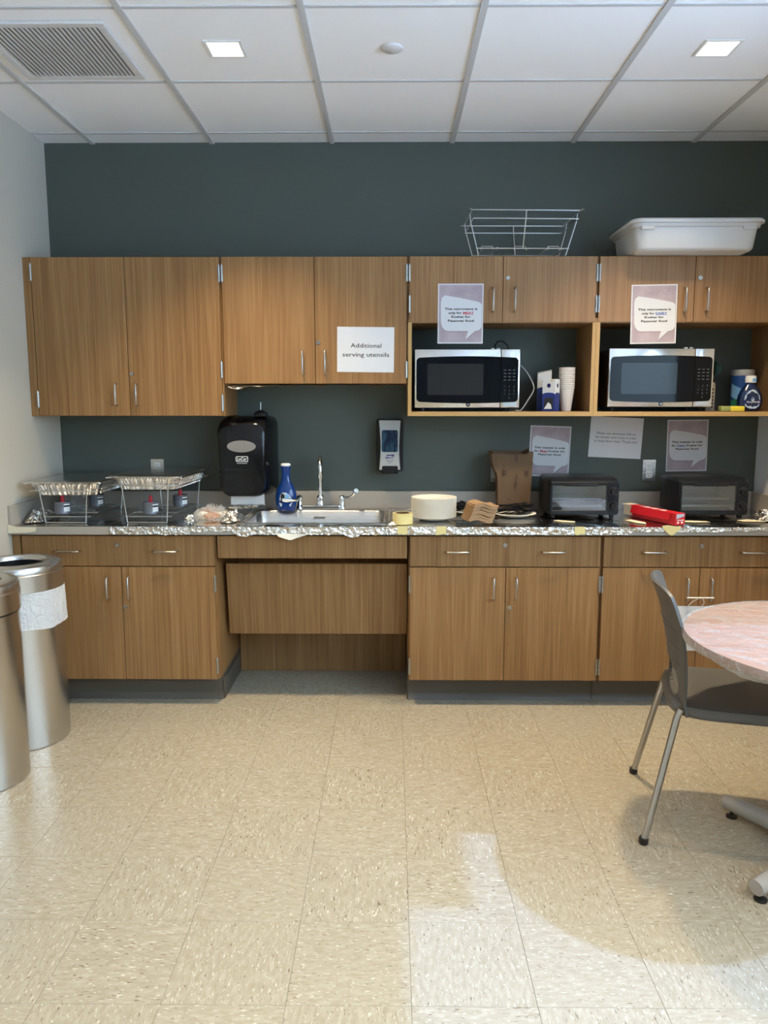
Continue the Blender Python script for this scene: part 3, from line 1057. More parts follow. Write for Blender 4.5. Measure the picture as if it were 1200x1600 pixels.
foil_run('foil sheet folded over the worktop edge below the second chafing rack', -1.30, -.93, 3.5155, 4.12, .036, .003, 2)
foil_run('foil sheet beside the sink with a short crinkled hem', -.93, -.735, 3.5155, 4.12, .022, .004, 3, 40)
foil_run('narrow crinkled foil strip along the worktop edge in front of the sink', -.735, -.012, 3.5155, 3.588, .038, .002, 4, 90, 5, .016)
foil_run('foil sheet under the paper plates and napkins with taped hem', -.010, .72, 3.5155, 4.13, .034, .0026, 5, 90, 30, .006)
foil_run('foil sheet in front of the toaster oven beside the paper bag', .72, 1.10, 3.5155, 4.13, .034, .004, 6, 60, 30, .006)
foil_run('foil sheet under the red carton with a short hem', 1.10, 1.56, 3.5155, 4.13, .020, .0022, 7, 60, 24, .006)
foil_run('foil sheet in the corner beside the second toaster oven', 1.56, XR - .02, 3.5155, 4.13, .016, .003, 8, 40, 24, .006)

def heap(name, label, cat, cx, cy, z, rx, ry, h, material, seed, f=30, amp=.5, nu=64, nv=20):
    def fn(u, v):
        a = 2 * math.pi * u
        x, y = math.cos(a) * v, math.sin(a) * v
        n = noise.noise((x * rx * f + seed, y * ry * f, seed)) + .6 * noise.noise((x * rx * f * 2.7, y * ry * f * 2.7 + seed, 3))
        k = 1 + .25 * noise.noise((math.cos(a) * 1.5 + seed, math.sin(a) * 1.5, 7)) * v
        return (cx + rx * x * k, cy + ry * y * k, z + max(0.0003, h * (1 - v ** 2) * (1 + amp * n * 1.3) + .12 * h * abs(n)))
    return tag(build(MB().sheet(fn, nu, nv), name, material, smooth=20), label, cat)
heap('crumpled_foil', 'loose heap of crumpled foil between the sink and the second chafing rack', 'foil', -.772, 3.72, .880, .055, .13, .036, M['foil'], 3)
heap('crumpled_foil', 'dull crumpled foil bunched against the side splash in the corner', 'foil', -1.70, 3.70, .880, .055, .13, .042, M['foil'], 9)
heap('crumpled_foil', 'crumpled foil edge in the corner beyond the second toaster oven', 'foil', 1.83, 3.75, .880, .085, .10, .035, M['foil'], 12)
heap('plastic_bag', 'crumpled clear plastic bag behind the first fuel can', 'bag', -1.63, 3.93, .880, .10, .08, .085, M['clearbag'], 15)
# ball of foil at the worktop edge
def ball(u, v):
    a, b = 2 * math.pi * u, math.pi * v
    d = Vector((math.sin(b) * math.cos(a), math.sin(b) * math.sin(a), math.cos(b)))
    r = .022 * (1 + .45 * noise.noise(d * 2.5) + .2 * noise.noise(d * 6))
    return Vector((-.94, 3.56, .9005)) + d * r
tag(build(MB().sheet(ball, 28, 16), 'foil_ball', M['foil'], smooth=20), 'small scrunched foil ball at the worktop edge beside the second chafing rack', 'foil')
# snack packet in a clear bag
pk = thing('snack_bag', 'clear crinkled bag holding orange and cream wrappers beside the sink', 'bag', (-.87, 3.72, .8775))
for (x, y, w, d, h, mt, r) in ((-.90, 3.78, .075, .04, .05, 'orange', .5), (-.87, 3.70, .080, .04, .032, 'orange', .35), (-.915, 3.72, .06, .04, .036, 'foodwhite', -.3), (-.84, 3.78, .07, .035, .03, 'foodwhite', .2)):
    def lump(u, v, x=x, y=y, w=w, d=d, h=h, r=r):
        a, b = 2 * math.pi * u, math.pi * v
        p = Vector((math.sin(b) * math.cos(a) * w / 2, math.sin(b) * math.sin(a) * d / 2, math.cos(b) * h / 2))
        p *= 1 + .3 * noise.noise(p * 60 + Vector((x * 9, 0, 0)))
        return Vector((x + p.x * math.cos(r) - p.y * math.sin(r), y + p.x * math.sin(r) + p.y * math.cos(r), .8815 + h / 2 + p.z))
    build(MB().sheet(lump, 20, 12), 'wrapper', M[mt], pk, smooth=30)
def bagfn(u, v):
    a = 2 * math.pi * u
    x, y = math.cos(a) * v, math.sin(a) * v
    n = noise.noise((x * 4, y * 4, 2)) + .7 * noise.noise((x * 11, y * 11, 5)) + .5 * noise.noise((x * 22, y * 22, 7))
    return (-.88 + .10 * x * (1 + .2 * n * v), 3.735 + .12 * y, .880 + max(.0003, .055 * (1 - v ** 2.5) * (1 + .45 * n)))
build(MB().sheet(bagfn, 90, 34), 'clear_film', M['clearbag'], pk, smooth=25)
# folded foil strip leaning across the back of the worktop
def strip(u, v):
    x = -1.00 + .31 * u
    n = noise.noise((u * 30, v * 3, 2))
    return (x, 3.96 - .018 * v + .003 * n, .883 + .022 * u + .014 * v + .003 * n)
tag(build(MB().sheet(strip, 60, 4, .0015), 'foil_strip', M['foil'], smooth=20), 'long folded foil strip lying below the paper towel dispenser', 'foil')
# foil along the bottom of the sink wall cabinet
def under(u, v):
    x = -.80 + .865 * u
    n = noise.noise((x * 22, v, 4)) + .5 * noise.noise((x * 70, v * 3, 1))
    dr = .004 + .010 * abs(noise.noise((x * 7, 0, 8))) + (.018 * max(0, 1 - abs(u - .06) / .08)) - .004 * (1 if .55 < u < .8 else 0)
    if v < .6:
        return (x, 4.10 - (4.10 - 3.848) * v / .6, 1.5305 - .0012 * abs(n))
    w = (v - .6) / .4
    return (x, 3.848 - .022 * w - .003 * n, 1.5295 - dr * w - .001)
tag(build(MB().sheet(under, 110, 10), 'foil_liner', M['foil'], smooth=20), 'ragged foil lining hanging from the underside of the sink wall cabinet', 'foil')

# tape pieces
def tape_hem(x, w, label, h=.037, z1=.880):
    pts = []
    for i in range(6):
        pts.append((x - w / 2 + w * i / 5, z1 + .001 * random.uniform(-1, 1)))
    for i in range(6):
        pts.append((x + w / 2 - w * i / 5 + .002 * random.uniform(-1, 1), z1 - h + .004 * random.uniform(-1, 1)))
    t = build(MB().prism(pts, 3.5062, 3.5072, 'xz'), 'tape_strip', M['tape'], smooth=0)
    return tag(t, label, 'tape', 'yellowed tape holding the foil hem')
tape_hem(.050, .048, 'yellowed tape on the foil hem below the tape roll')
tape_hem(.228, .046, 'yellowed tape on the foil hem below the paper plates')
tape_hem(.862, .046, 'yellowed tape on the foil hem below the first toaster oven')
t = build(MB().prism([(1.235, .884), (1.262, .888), (1.30, .882), (1.322, .884), (1.318, .868), (1.300, .852), (1.283, .838), (1.268, .846), (1.245, .866)], 3.5052, 3.5062, 'xz'), 'tape_strip', M['tape'], smooth=0)
tag(t, 'wide torn yellow tape over the worktop edge in front of the red carton', 'tape', 'yellowed tape holding the foil hem')
t = build(MB().prism([(-1.772, .885), (-1.73, .874), (-1.64, .872), (-1.645, .852), (-1.69, .846), (-1.772, .845)], 3.5105, 3.5125, 'xz'), 'tape_strip', M['torn'], smooth=0)
tag(t, 'yellowed paper tape at the worktop end beside the plain wall', 'tape', 'yellowed tape holding the foil hem')
def scrap(pts, label, z=.8805):
    t = build(MB().prism(pts, z, z + .0012, 'xy'), 'tape_scrap', M['torn'], smooth=0)
    return tag(t, label, 'tape', 'loose scraps of yellowed tape')
scrap([(.775, 3.68), (.80, 3.70), (.875, 3.655), (.865, 3.625), (.81, 3.64)], 'loose yellow tape scrap on foil in front of the first toaster oven')
scrap([(1.125, 3.70), (1.16, 3.72), (1.20, 3.63), (1.19, 3.585), (1.15, 3.62)], 'loose yellow tape scrap between first toaster oven and red carton')
scrap([(1.37, 3.66), (1.42, 3.69), (1.50, 3.67), (1.51, 3.64), (1.42, 3.635)], 'loose yellow tape scrap in front of the second toaster oven')
scrap([(1.66, 3.70), (1.72, 3.73), (1.80, 3.70), (1.78, 3.66), (1.68, 3.66)], 'loose yellow tape scrap at the foot of the second toaster oven, near the corner')
# paper caught under the foil
def torn(u, v):
    x = -.535 + .16 * u
    d = .030 * (1 - abs(u - .42) / .6) if u > .05 else 0
    return (x, 3.507 - .004 * math.sin(u * 5) * v, .845 - max(.004, d) * v + .002 * noise.noise((u * 9, 0, 3)))
tag(build(MB().sheet(torn, 24, 4, .0008), 'paper_scrap', M['plate'], smooth=40), 'torn cream paper scrap hanging out below the foil at the sink', 'paper')
# ------------------------------------------------------------------ chafing racks
def rack_build(parent, Wd, L, h, a, r=.0026, splay=.0):
    zt = h
    for nm, z, ins in (('top_rim', zt, 0), ('lower_rim', zt - .036, .006)):
        build(MB().tube([(-Wd / 2 + ins, -L / 2 + ins, z), (Wd / 2 - ins, -L / 2 + ins, z), (Wd / 2 - ins, L / 2 - ins, z), (-Wd / 2 + ins, L / 2 - ins, z)], r, 8, True), nm, M['wire'], parent)
    for sy in (-1, 1):
        for sx in (-1, 1):
            yb = sy * (L / 2 - .012 - splay)
            p = [(sx * (a + .018), sy * (L / 2 + r), zt - .002), (sx * (a + .016), sy * (L / 2 + r - .003), zt - .036), (sx * a, yb, r)]
            build(MB().tube(p, r, 8), 'leg', M['wire'], parent, smooth=60)
        build(MB().tube([(-a, sy * (L / 2 - .012 - splay), r), (a, sy * (L / 2 - .012 - splay), r)], r, 8), 'foot_bar', M['wire'], parent)
        build(MB().tube([(-a * 1.2, sy * (L / 2 - .03 - splay), .028), (a * 1.2, sy * (L / 2 - .03 - splay), .028)], r, 8), 'cross_bar', M['wire'], parent)
        for sx in (-1, 1):
            build(MB().tube([(sx * Wd / 2, sy * (L / 2), zt), (sx * (Wd / 2 + .012), sy * (L / 2 + .012), zt + .002)], r, 8), 'corner_tip', M['wire'], parent)
    for sx in (-1, 1):
        build(MB().tube([(sx * a * 1.1, -L / 2 + .03, .031), (sx * a * 1.1, L / 2 - .03, .031)], r, 8), 'shelf_bar', M['wire'], parent)
        build(MB().tube([(sx * (Wd / 2), 0, zt), (sx * (Wd / 2 - .004), 0, zt - .036)], r, 8), 'tie', M['wire'], parent)
    for y in (-.12, .12):
        build(MB().tube([(-a * 1.15, y, .034), (a * 1.15, y, .034)], r, 8), 'cross_bar', M['wire'], parent)

def pan_build(parent, Wd, L, dep, flutes, grid, z0):
    """foil tray hanging by its rim at z0, with a foil lid"""
    base = rrect(-Wd / 2, Wd / 2, -L / 2, L / 2, .035, 6)
    pts = []
    n = len(base)
    for i in range(n):
        p, q = Vector(base[i]), Vector(base[(i + 1) % n])
        d = (q - p).length
        k = max(1, int(d / .0045))
        for j in range(k):
            pts.append(p.lerp(q, j / k))
    per = len(pts)
    def loop(ins, z, amp):
        out = []
        for i, p in enumerate(pts):
            q = Vector((p.x * (1 - 2 * ins / Wd), p.y * (1 - 2 * ins / L)))
            strait = abs(p.x) < Wd / 2 - .06 or abs(p.y) < L / 2 - .06
            am = amp if strait else amp * .5
            s = math.sin(2 * math.pi * (p.x + p.y if True else 0) / .0155)
            nv_ = Vector((p.x / (Wd / 2), p.y / (L / 2)))
            nv_ = Vector((nv_.x if abs(nv_.x) > .96 else 0, nv_.y if abs(nv_.y) > .96 else 0))
            q += nv_ * (am * s)
            if not strait:
                q += nv_ * (.002 * noise.noise((p.x * 90, p.y * 90, z * 60)))
            out.append((q.x, q.y, z))
        return out
    ls = [loop(-.012, z0 + .001, 0), loop(-.013, z0 + .005, 0), loop(-.004, z0 + .006, 0), loop(.004, z0 + .001, 0), loop(.006, z0 - .006, .0005)]
    if grid:
        for k in range(7):
            f = k / 6
            ls.append(loop(.008 + .022 * f + (.0022 if k % 2 else 0), z0 - .010 - (dep - .014) * f, flutes))
    else:
        ls += [loop(.010, z0 - .012, flutes), loop(.020, z0 - dep * .55, flutes), loop(.030, z0 - dep + .004, flutes)]
    ls.append(loop(.036, z0 - dep, 0))
    build(MB().loops(ls, False, True), 'tray', M['foil_pan'], parent, smooth=30)
    def lid(u, v):
        x, y = -Wd / 2 + Wd * u, -L / 2 + L * v
        e = min(u, 1 - u, v, 1 - v)
        return (x * .985, y * .99, z0 + .0065 + .004 * min(1, e * 14) + .0008 * noise.noise((x * 20, y * 20, 3)))
    build(MB().sheet(lid, 30, 40, .0008), 'lid', M['foil_lid'], parent, smooth=60)
M['foil_lid'] = foil('smooth foil lid', 8, 0.05, 0.20, (0.55, 0.55, 0.55))
ZR = .8795
def chafing(x, y, h, yaw, lab_r, lab_p, grid):
    t = thing('chafing_rack', lab_r, 'rack')
    rack_build(t, .335, .50, h, .095)
    t.location = (x, y, ZR)
    t.rotation_euler.z = yaw
    p = thing('foil_tray', lab_p, 'tray')
    pan_build(p, .345 if not grid else .325, .515, .062, .0036, grid, 0)
    p.location = (x, y, ZR + h + .003)
    p.rotation_euler.z = yaw
chafing(-1.535, 3.83, .188, 0.0, 'wire chafing rack nearest the plain wall, holding a fluted foil tray', 'fluted foil tray with foil lid on the rack nearest the plain wall', False)
chafing(-1.140, 3.835, .214, math.radians(-3), 'taller wire chafing rack beside the towel dispenser', 'waffle-embossed foil tray with foil lid on the taller rack', True)
def fuel(x, y, z, label, lidd):
    t = thing('fuel_can', label, 'fuel can', (x, y, z), 'chafing fuel cans with red caps')
    build(MB().lathe((x, y, z), [(0, 0), (.036, 0), (.0375, .003), (.0375, .006), (.0365, .008), (.0365, .052), (.038, .054), (.038, .058), (.034, .058), (.033, .055), (0, .055)], 32), 'can', M['fuelcan'], t, smooth=40)
    build(MB().lathe((x, y, z), [(0, .055), (.010, .055), (.010, .066), (.0085, .0665), (.0085, .084), (.007, .086), (0, .086)], 16), 'red_cap', M['redknob'], t, smooth=40)
    def lb(u, v):
        a = math.radians(-60 + 50 * u)
        return (x + .0369 * math.cos(a), y + .0369 * math.sin(a), z + .012 + .036 * v)
    l = build(MB().sheet(lb, 8, 2), 'paper_label', M['ink_white'], t, smooth=60)
    def lb2(u, v):
        a = math.radians(-60 + 50 * u)
        return (x + .0372 * math.cos(a), y + .0372 * math.sin(a), z + .034 + .008 * v)
    build(MB().sheet(lb2, 8, 1), 'printed_band', M['ink'], l, smooth=60)
    return t
fuel(-1.575, 3.66, .9165, 'grey fuel can with red cap at the front of the rack nearest the plain wall', 0)
fuel(-1.515, 3.93, .9165, 'grey fuel can with red cap at the back of the rack nearest the plain wall', 0)
fuel(-1.150, 3.655, .9165, 'grey fuel can with red cap at the front of the taller rack', 0)
fuel(-1.083, 3.93, .9165, 'grey fuel can with red cap at the back of the taller rack', 0)
# empty rack on the wall cabinets
t = thing('chafing_rack', 'empty wire chafing rack standing on top of the microwave wall cabinet', 'rack')
rack_build(t, .33, .50, .188, .085, .0026, .03)
for sx in (-1, 1):
    build(MB().tube([(sx * .165, 0, .188), (sx * .158, 0, .152), (sx * .10, 0, .032)], .0026, 8), 'side_stay', M['wire'], t)
for y in (-.16, .0, .16):
    build(MB().tube([(-.035, y - .03, .034), (-.03, y - .026, .052), (-.03, y + .026, .052), (-.035, y + .03, .034)], .002, 6), 'fuel_clip', M['wire'], t)
t.location = (.615, 3.90, 2.1325)
t.rotation_euler.z = math.radians(91.5)

# white tub
t = thing('storage_tub', 'milky white plastic tub standing on top of the wall cabinets', 'tub', (1.40, 3.88, 2.133))
def tl(x0, x1, y0, y1, r, z):
    return [(x, y, z) for x, y in rrect(x0, x1, y0, y1, r, 6)]
A = (1.125, 1.668, 3.70, 4.055)
def ex(d, z, r=.05):
    return tl(A[0] - d, A[1] + d, A[2] - d, A[3] + d, r, z)
mb = MB().loops([ex(-.02, 2.1335, .04), ex(-.006, 2.1375), ex(.002, 2.148), ex(.012, 2.235), ex(.022, 2.237), ex(.022, 2.251), ex(.034, 2.253), ex(.036, 2.262), ex(.030, 2.270), ex(.012, 2.268), ex(.006, 2.24), ex(-.002, 2.15), ex(-.02, 2.139, .04)], True, True)
build(mb, 'tub_body', M['tub'], t, smooth=45)
for x in (1.165, 1.628):
    build(MB().box(x - .03, x + .03, A[2] - .024, A[2] - .008, 2.222, 2.240, .003), 'rim_lug', M['tub'], t)

# ------------------------------------------------------------------ signs
def sign(name, label, x0, x1, z0, z1, y, roll=0.0, kind=None, words_=None, group=None, yaw=0):
    t = thing(name, label, 'sign', ((x0 + x1) / 2, y, (z0 + z1) / 2), group)
    cx, cz = (x0 + x1) / 2, (z0 + z1) / 2
    w, h = x1 - x0, z1 - z0
    ca, sa = math.cos(roll), math.sin(roll)
    def R(p):
        return (cx + p[0] * ca - p[1] * sa, cz + p[0] * sa + p[1] * ca)
    def slab(pts, ya, yb, nm, mt, par):
        return build(MB().prism([R(p) for p in pts], ya, yb, 'xz'), nm, M[mt], par, smooth=0)
    pap = slab([(-w / 2, -h / 2), (w / 2, -h / 2), (w / 2, h / 2), (-w / 2, h / 2)], y - .0008, y, 'paper_sheet', 'paper', t)
    y1 = y - .0010
    if kind == 'bubble':
        b = .026 * w
        slab([(-w / 2 + b, -h / 2 + b), (w / 2 - b, -h / 2 + b), (w / 2 - b, h / 2 - b), (-w / 2 + b, h / 2 - b)], y1 - .0001, y1 + .0002, 'printed_ground', 'mauve', t)
        def N(u, v):
            return ((u - .5) * w, (.5 - v) * h)
        bub = [N(.14, .20)] + [N(.17 , .196), N(.55, .245), N(.86, .297), N(.93, .315), N(.962, .35), N(.968, .40), N(.968, .72), N(.94, .76), N(.89, .783), N(.825, .79), N(.615, .938), N(.67, .79), N(.23, .79), N(.16, .775), N(.10, .72), N(.070, .64), N(.065, .30), N(.085, .235)]
        slab([(p[0] + .006 * w, p[1] - .013 * h) for p in bub][::-1], y1 - .0003, y1 - .0001, 'bubble_outline', 'mauve_d', t)
        slab(bub[::-1], y1 - .0006, y1 - .0003, 'speech_bubble', 'paper', t)
        # fine dots in the upper corner
        mb = MB()
        rr = random.Random(5)
        for k in range(46):
            u, v = .70 + .25 * rr.random(), .03 + .15 * rr.random()
            if u + v * .8 < .80:
                continue
            c = R(N(u, v))
            s = .0011
            mb.box(c[0] - s, c[0] + s, y1 - .0003, y1 - .0001, c[1] - s, c[1] + s)
        o = build(mb, 'printed_dots', M['mauve_d'], t, smooth=0)
        o['kind'] = 'stuff'
        yl = y1 - .0008
    else:
        yl = y1
    for (segs, cu, cv, hh, wd) in words_:
        # segs: list of (text, material, bold); whole line set to width wd (fraction of the sheet)
        mets = []
        for s_, mt, bd in segs:
            me = text_mesh(s_, bd)
            xs = [v.co.x for v in me.vertices]
            mets.append((min(xs), max(xs)))
            bpy.data.meshes.remove(me)
        sp = .30
        tot = sum(b - a for a, b in mets) + sp * (len(segs) - 1)
        k = wd * w / tot
        x = (cu - .5) * w - wd * w / 2
        z = (.5 - cv) * h
        for (s_, mt, bd), (a, b) in zip(segs, mets):
            ww = (b - a) * k
            px, pz = cx + x + ww / 2, cz + z
            lettering(s_, px, pz, yl, hh * h, M[mt], t, bd, width=ww, roll=roll, pivot=(cx, cz))
            if mt in ('ink_red', 'ink_blue'):
                u0, u1 = x, x + ww
                slab([(u0, z - .010 * h), (u1, z - .010 * h), (u1, z - .003 * h), (u0, z - .003 * h)], yl - .0002, yl, 'underline', mt, t)
            x += ww + sp * k
    return t
BD = .030
def mic_words(word, mt):
    return [([('This microwave is', 'ink', BD)], .51, .437, .052, .72), ([('only for', 'ink', BD), (word, mt, BD)], .51, .503, .052, .56), ([('Kosher for', 'ink', BD)], .51, .568, .052, .42), ([('Passover food', 'ink', BD)], .51, .634, .052, .57)]
def toast_words(word, mt):
    return [([('This toaster is only', 'ink', BD)], .50, .445, .05, .76), ([('for', 'ink', BD), (word, mt, BD), ('Kosher for', 'ink', BD)], .50, .513, .05, .76), ([('Passover food', 'ink', BD)], .50, .58, .05, .55)]
yd = UY - .0005
sign('paper_sign', 'white paper sign reading Additional serving utensils on the sink cabinet door', -.265, .011, 1.588, 1.803, yd, math.radians(-.6), None,
     [([('Additional', 'ink_grey', 0.008)], .505, .455, .135, .54), ([('serving utensils', 'ink_grey', 0.008)], .505, .655, .135, .82)])
sign('microwave_sign', 'pink speech-bubble sign about MEAT hanging above the first microwave', .221, .439, 1.724, 2.005, yd, 0, 'bubble', mic_words('MEAT', 'ink_red'))
sign('microwave_sign', 'pink speech-bubble sign about DAIRY hanging above the second microwave', 1.147, 1.366, 1.723, 2.0, yd, math.radians(.9), 'bubble', mic_words('DAIRY', 'ink_blue'))
yw = YB - .0005
sign('toaster_sign', 'pink speech-bubble sign about Meat on the green wall beside the paper bag', .736, .953, 1.048, 1.318, yw, math.radians(-1.8), 'bubble', toast_words('Meat', 'ink_red'))
sign('toaster_sign', 'pink speech-bubble sign about Dairy on the green wall above the second toaster oven', 1.467, 1.684, 1.077, 1.351, yw, math.radians(.6), 'bubble', toast_words('Dairy', 'ink_blue'))
sign('paper_sign', 'white landscape notice about aluminum foil on the green wall between the toaster signs', 1.055, 1.335, 1.148, 1.364, yw, math.radians(-2.6), None,
     [([('Please use aluminum foil on', 'ink_grey', 0)], .50, .43, .085, .74), ([('the toaster oven trays in order', 'ink_grey', 0)], .50, .525, .085, .79), ([('to keep them clean! Thank you!', 'ink_grey', 0)], .50, .62, .085, .82)])
# sheet strung from the base cabinet handles
t = thing('hanging_sheet', 'blank white sheet on the base cabinet door behind the round table', 'paper', (1.475, 3.542, .39))
build(MB().sheet(lambda u, v: (1.335 + .28 * u, 3.5415 - .004 * math.sin(v * 3.0) - .002 * math.sin(u * 3.1), .283 + .216 * v), 8, 6, .0008), 'paper_sheet', M['paper'], t, smooth=60)
build(MB().tube([(1.385, 3.540, .497), (1.40, 3.522, .525), (1.425, 3.512, .543), (1.445, 3.512, .542), (1.455, 3.522, .52), (1.452, 3.540, .497)], .0018, 6), 'cord', M['zip'], t)
mb = MB().tube([(1.370, 3.511, .546), (1.4315, 3.5105, .5465), (1.494, 3.511, .546)], .0035, 8)
tag(build(mb, 'zip_tie', M['zip']), 'white plastic tie strapping two base cabinet door handles together', 'tie')
# ------------------------------------------------------------------ microwaves
def microwave(label, x, z, y, yaw, cordd, gm):
    t = thing('microwave', label, 'microwave')
    w, h, ft = .512, .281, .018
    def bx(*a, **k):
        return MB().box(*a, **k)
    build(bx(.004, w - .004, .022, .285, ft + .002, ft + h - .004, b=.003), 'body', M['black_m'], t, smooth=0)
    sm = .419
    d = build(bx(0, sm - .0008, 0, .0215, ft, ft + h, b=.004, seg=2), 'door', M['mw_steel'], t, smooth=40)
    p = build(bx(sm + .0008, w, 0, .0215, ft, ft + h, b=.004, seg=2), 'control_panel', M['mw_steel'], t, smooth=40)
    # bowed black glass split at the door seam
    def curve(xx, top):
        q = (xx - w / 2) / (w / 2)
        return ft + (.240 + .008 * (1 - q * q) if top else .030 - .008 * (1 - q * q))
    def outl(a, b, ra, rb):
        pts = []
        n = 10
        r = .018
        if ra:
            zt, zb = curve(a + r, 1), curve(a + r, 0)
            pts += [(a + r - r * math.sin(q), zb + r - r * math.cos(q)) for q in [math.radians(8 + 82 * k / 5) for k in range(6)]][::1]
            pts += [(a + r - r * math.cos(q), zt - r + r * math.sin(q)) for q in [math.radians(90 * k / 5) for k in range(6)]]
        xs = [a + (r if ra else 0) + (b - a - (r if ra else 0) - (r if rb else 0)) * k / n for k in range(n + 1)]
        pts += [(q, curve(q, 1)) for q in xs[(1 if ra else 0):]]
        if rb:
            zt, zb = curve(b - r, 1), curve(b - r, 0)
            pts += [(b - r + r * math.sin(q), zt - r + r * math.cos(q)) for q in [math.radians(90 * k / 5) for k in range(1, 6)]]
            pts += [(b - r + r * math.cos(q), zb + r - r * math.sin(q)) for q in [math.radians(90 * k / 5) for k in range(6)]]
        pts += [(q, curve(q, 0)) for q in xs[::-1][(1 if rb else 0):]]
        return pts
    build(MB().prism(outl(.009, sm - .001, True, False), -.0022, .001, 'xz'), 'door_glass', M['glassblack'], d, smooth=0)
    build(MB().prism(outl(sm + .001, w - .008, False, True), -.0022, .001, 'xz'), 'keypad_glass', M['glassblack'], p, smooth=0)
    build(MB().prism(rrect(.062, .334, ft + .062, ft + .212, .006), -.0028, -.0023, 'xz'), 'window', M[gm], d, smooth=0)
    # keypad print
    cx = (sm + w - .008) / 2
    for r_, row in enumerate((('1', '2', '3'), ('4', '5', '6'), ('7', '8', '9'), ('', '0', ''))):
        for c_, chx in enumerate(row):
            if chx:
                lettering(chx, cx - .022 + .022 * c_, ft + .098 - .018 * r_, -.0026, .012, M['ink_pad'], p, 0, name='key_digit')
    for r_ in range(4):
        for c_ in range(3):
            xx = cx - .022 + .022 * c_
            zz = ft + .132 + .016 * r_
            build(bx(xx - .006, xx + .006, -.0026, -.0023, zz, zz + .0035), 'key_print', M['ink_pad'], p, smooth=0)
    build(MB().prism(rrect(sm + .012, w - .014, ft + .006, ft + .0265, .002), -.0022, .001, 'xz'), 'open_button', M['satin'], p, smooth=0)
    # round emblem
    mb = MB().lathe((0, 0, 0), [(0, .0012), (.0095, .0012), (.0105, .0006), (.0105, 0)], 24)
    for v in mb.bm.verts:
        v.co = Vector((.262 + v.co.x, -v.co.z - .0002, ft + .0155 + v.co.y))
    e = build(mb, 'emblem', M['ink'], d, smooth=40)
    lettering('GE', .262, ft + .0115, -.0017, .011, M['satin'], e, .01)
    for fx in (.04, w - .04):
        for fy in (.05, .25):
            build(MB().lathe((fx, fy, 0), [(0, 0), (.011, 0), (.012, .004), (.012, ft + .003), (0, ft + .003)], 12), 'foot', M['rubber'], t)
    for fx in (.375, .402):
        build(bx(fx, fx + .016, .03, .045, ft + h - .004, ft + h + .008, b=.001), 'door_hook', M['satin'], t, smooth=0)
    if cordd:
        pts = [(.44, .285, ft + .20), (.425, .27, ft + .26), (.418, .24, ft + .315), (.43, .22, ft + .335), (.455, .21, ft + .335), (.478, .21, ft + .315), (.492, .22, ft + .28)]
        build(MB().tube(pts, .0035, 8), 'power_cord', M['black_m'], t)
        pts = [(.50, .24, ft + .255), (.54, .21, ft + .22), (.575, .18, ft + .18), (.605, .16, ft + .12), (.607, .15, ft + .085), (.58, .14, ft + .04), (.545, .14, .006), (.52, .15, .0045)]
        build(MB().tube(smooth_path(pts), .0032, 8), 'power_cord', M['cord_white'], t)
    t.location = (x, y, z)
    t.rotation_euler.z = yaw
    return t
def smooth_path(pts, k=5):
    P = [Vector(p) for p in pts]
    out = []
    for i in range(len(P) - 1):
        a, b, c, d = P[max(i - 1, 0)], P[i], P[i + 1], P[min(i + 2, len(P) - 1)]
        for j in range(k):
            s = j / k
            out.append(.5 * ((2 * b) + (c - a) * s + (2 * a - 5 * b + 4 * c - d) * s * s + (3 * b - a - 3 * c + d) * s ** 3))
    out.append(P[-1])
    return out
M['ink_pad'] = mat('grey keypad print', (0.07, 0.08, 0.09), 0.5)
ZS = 1.3985
microwave('steel and black microwave under the MEAT sign, beside foam cups', .1115, ZS, 3.832, 0, True, 'grey_in')
microwave('steel and black microwave under the DAIRY sign, beside the dish brush', 1.054, ZS + .004, 3.834, math.radians(1.0), False, 'grey_in_reflect')

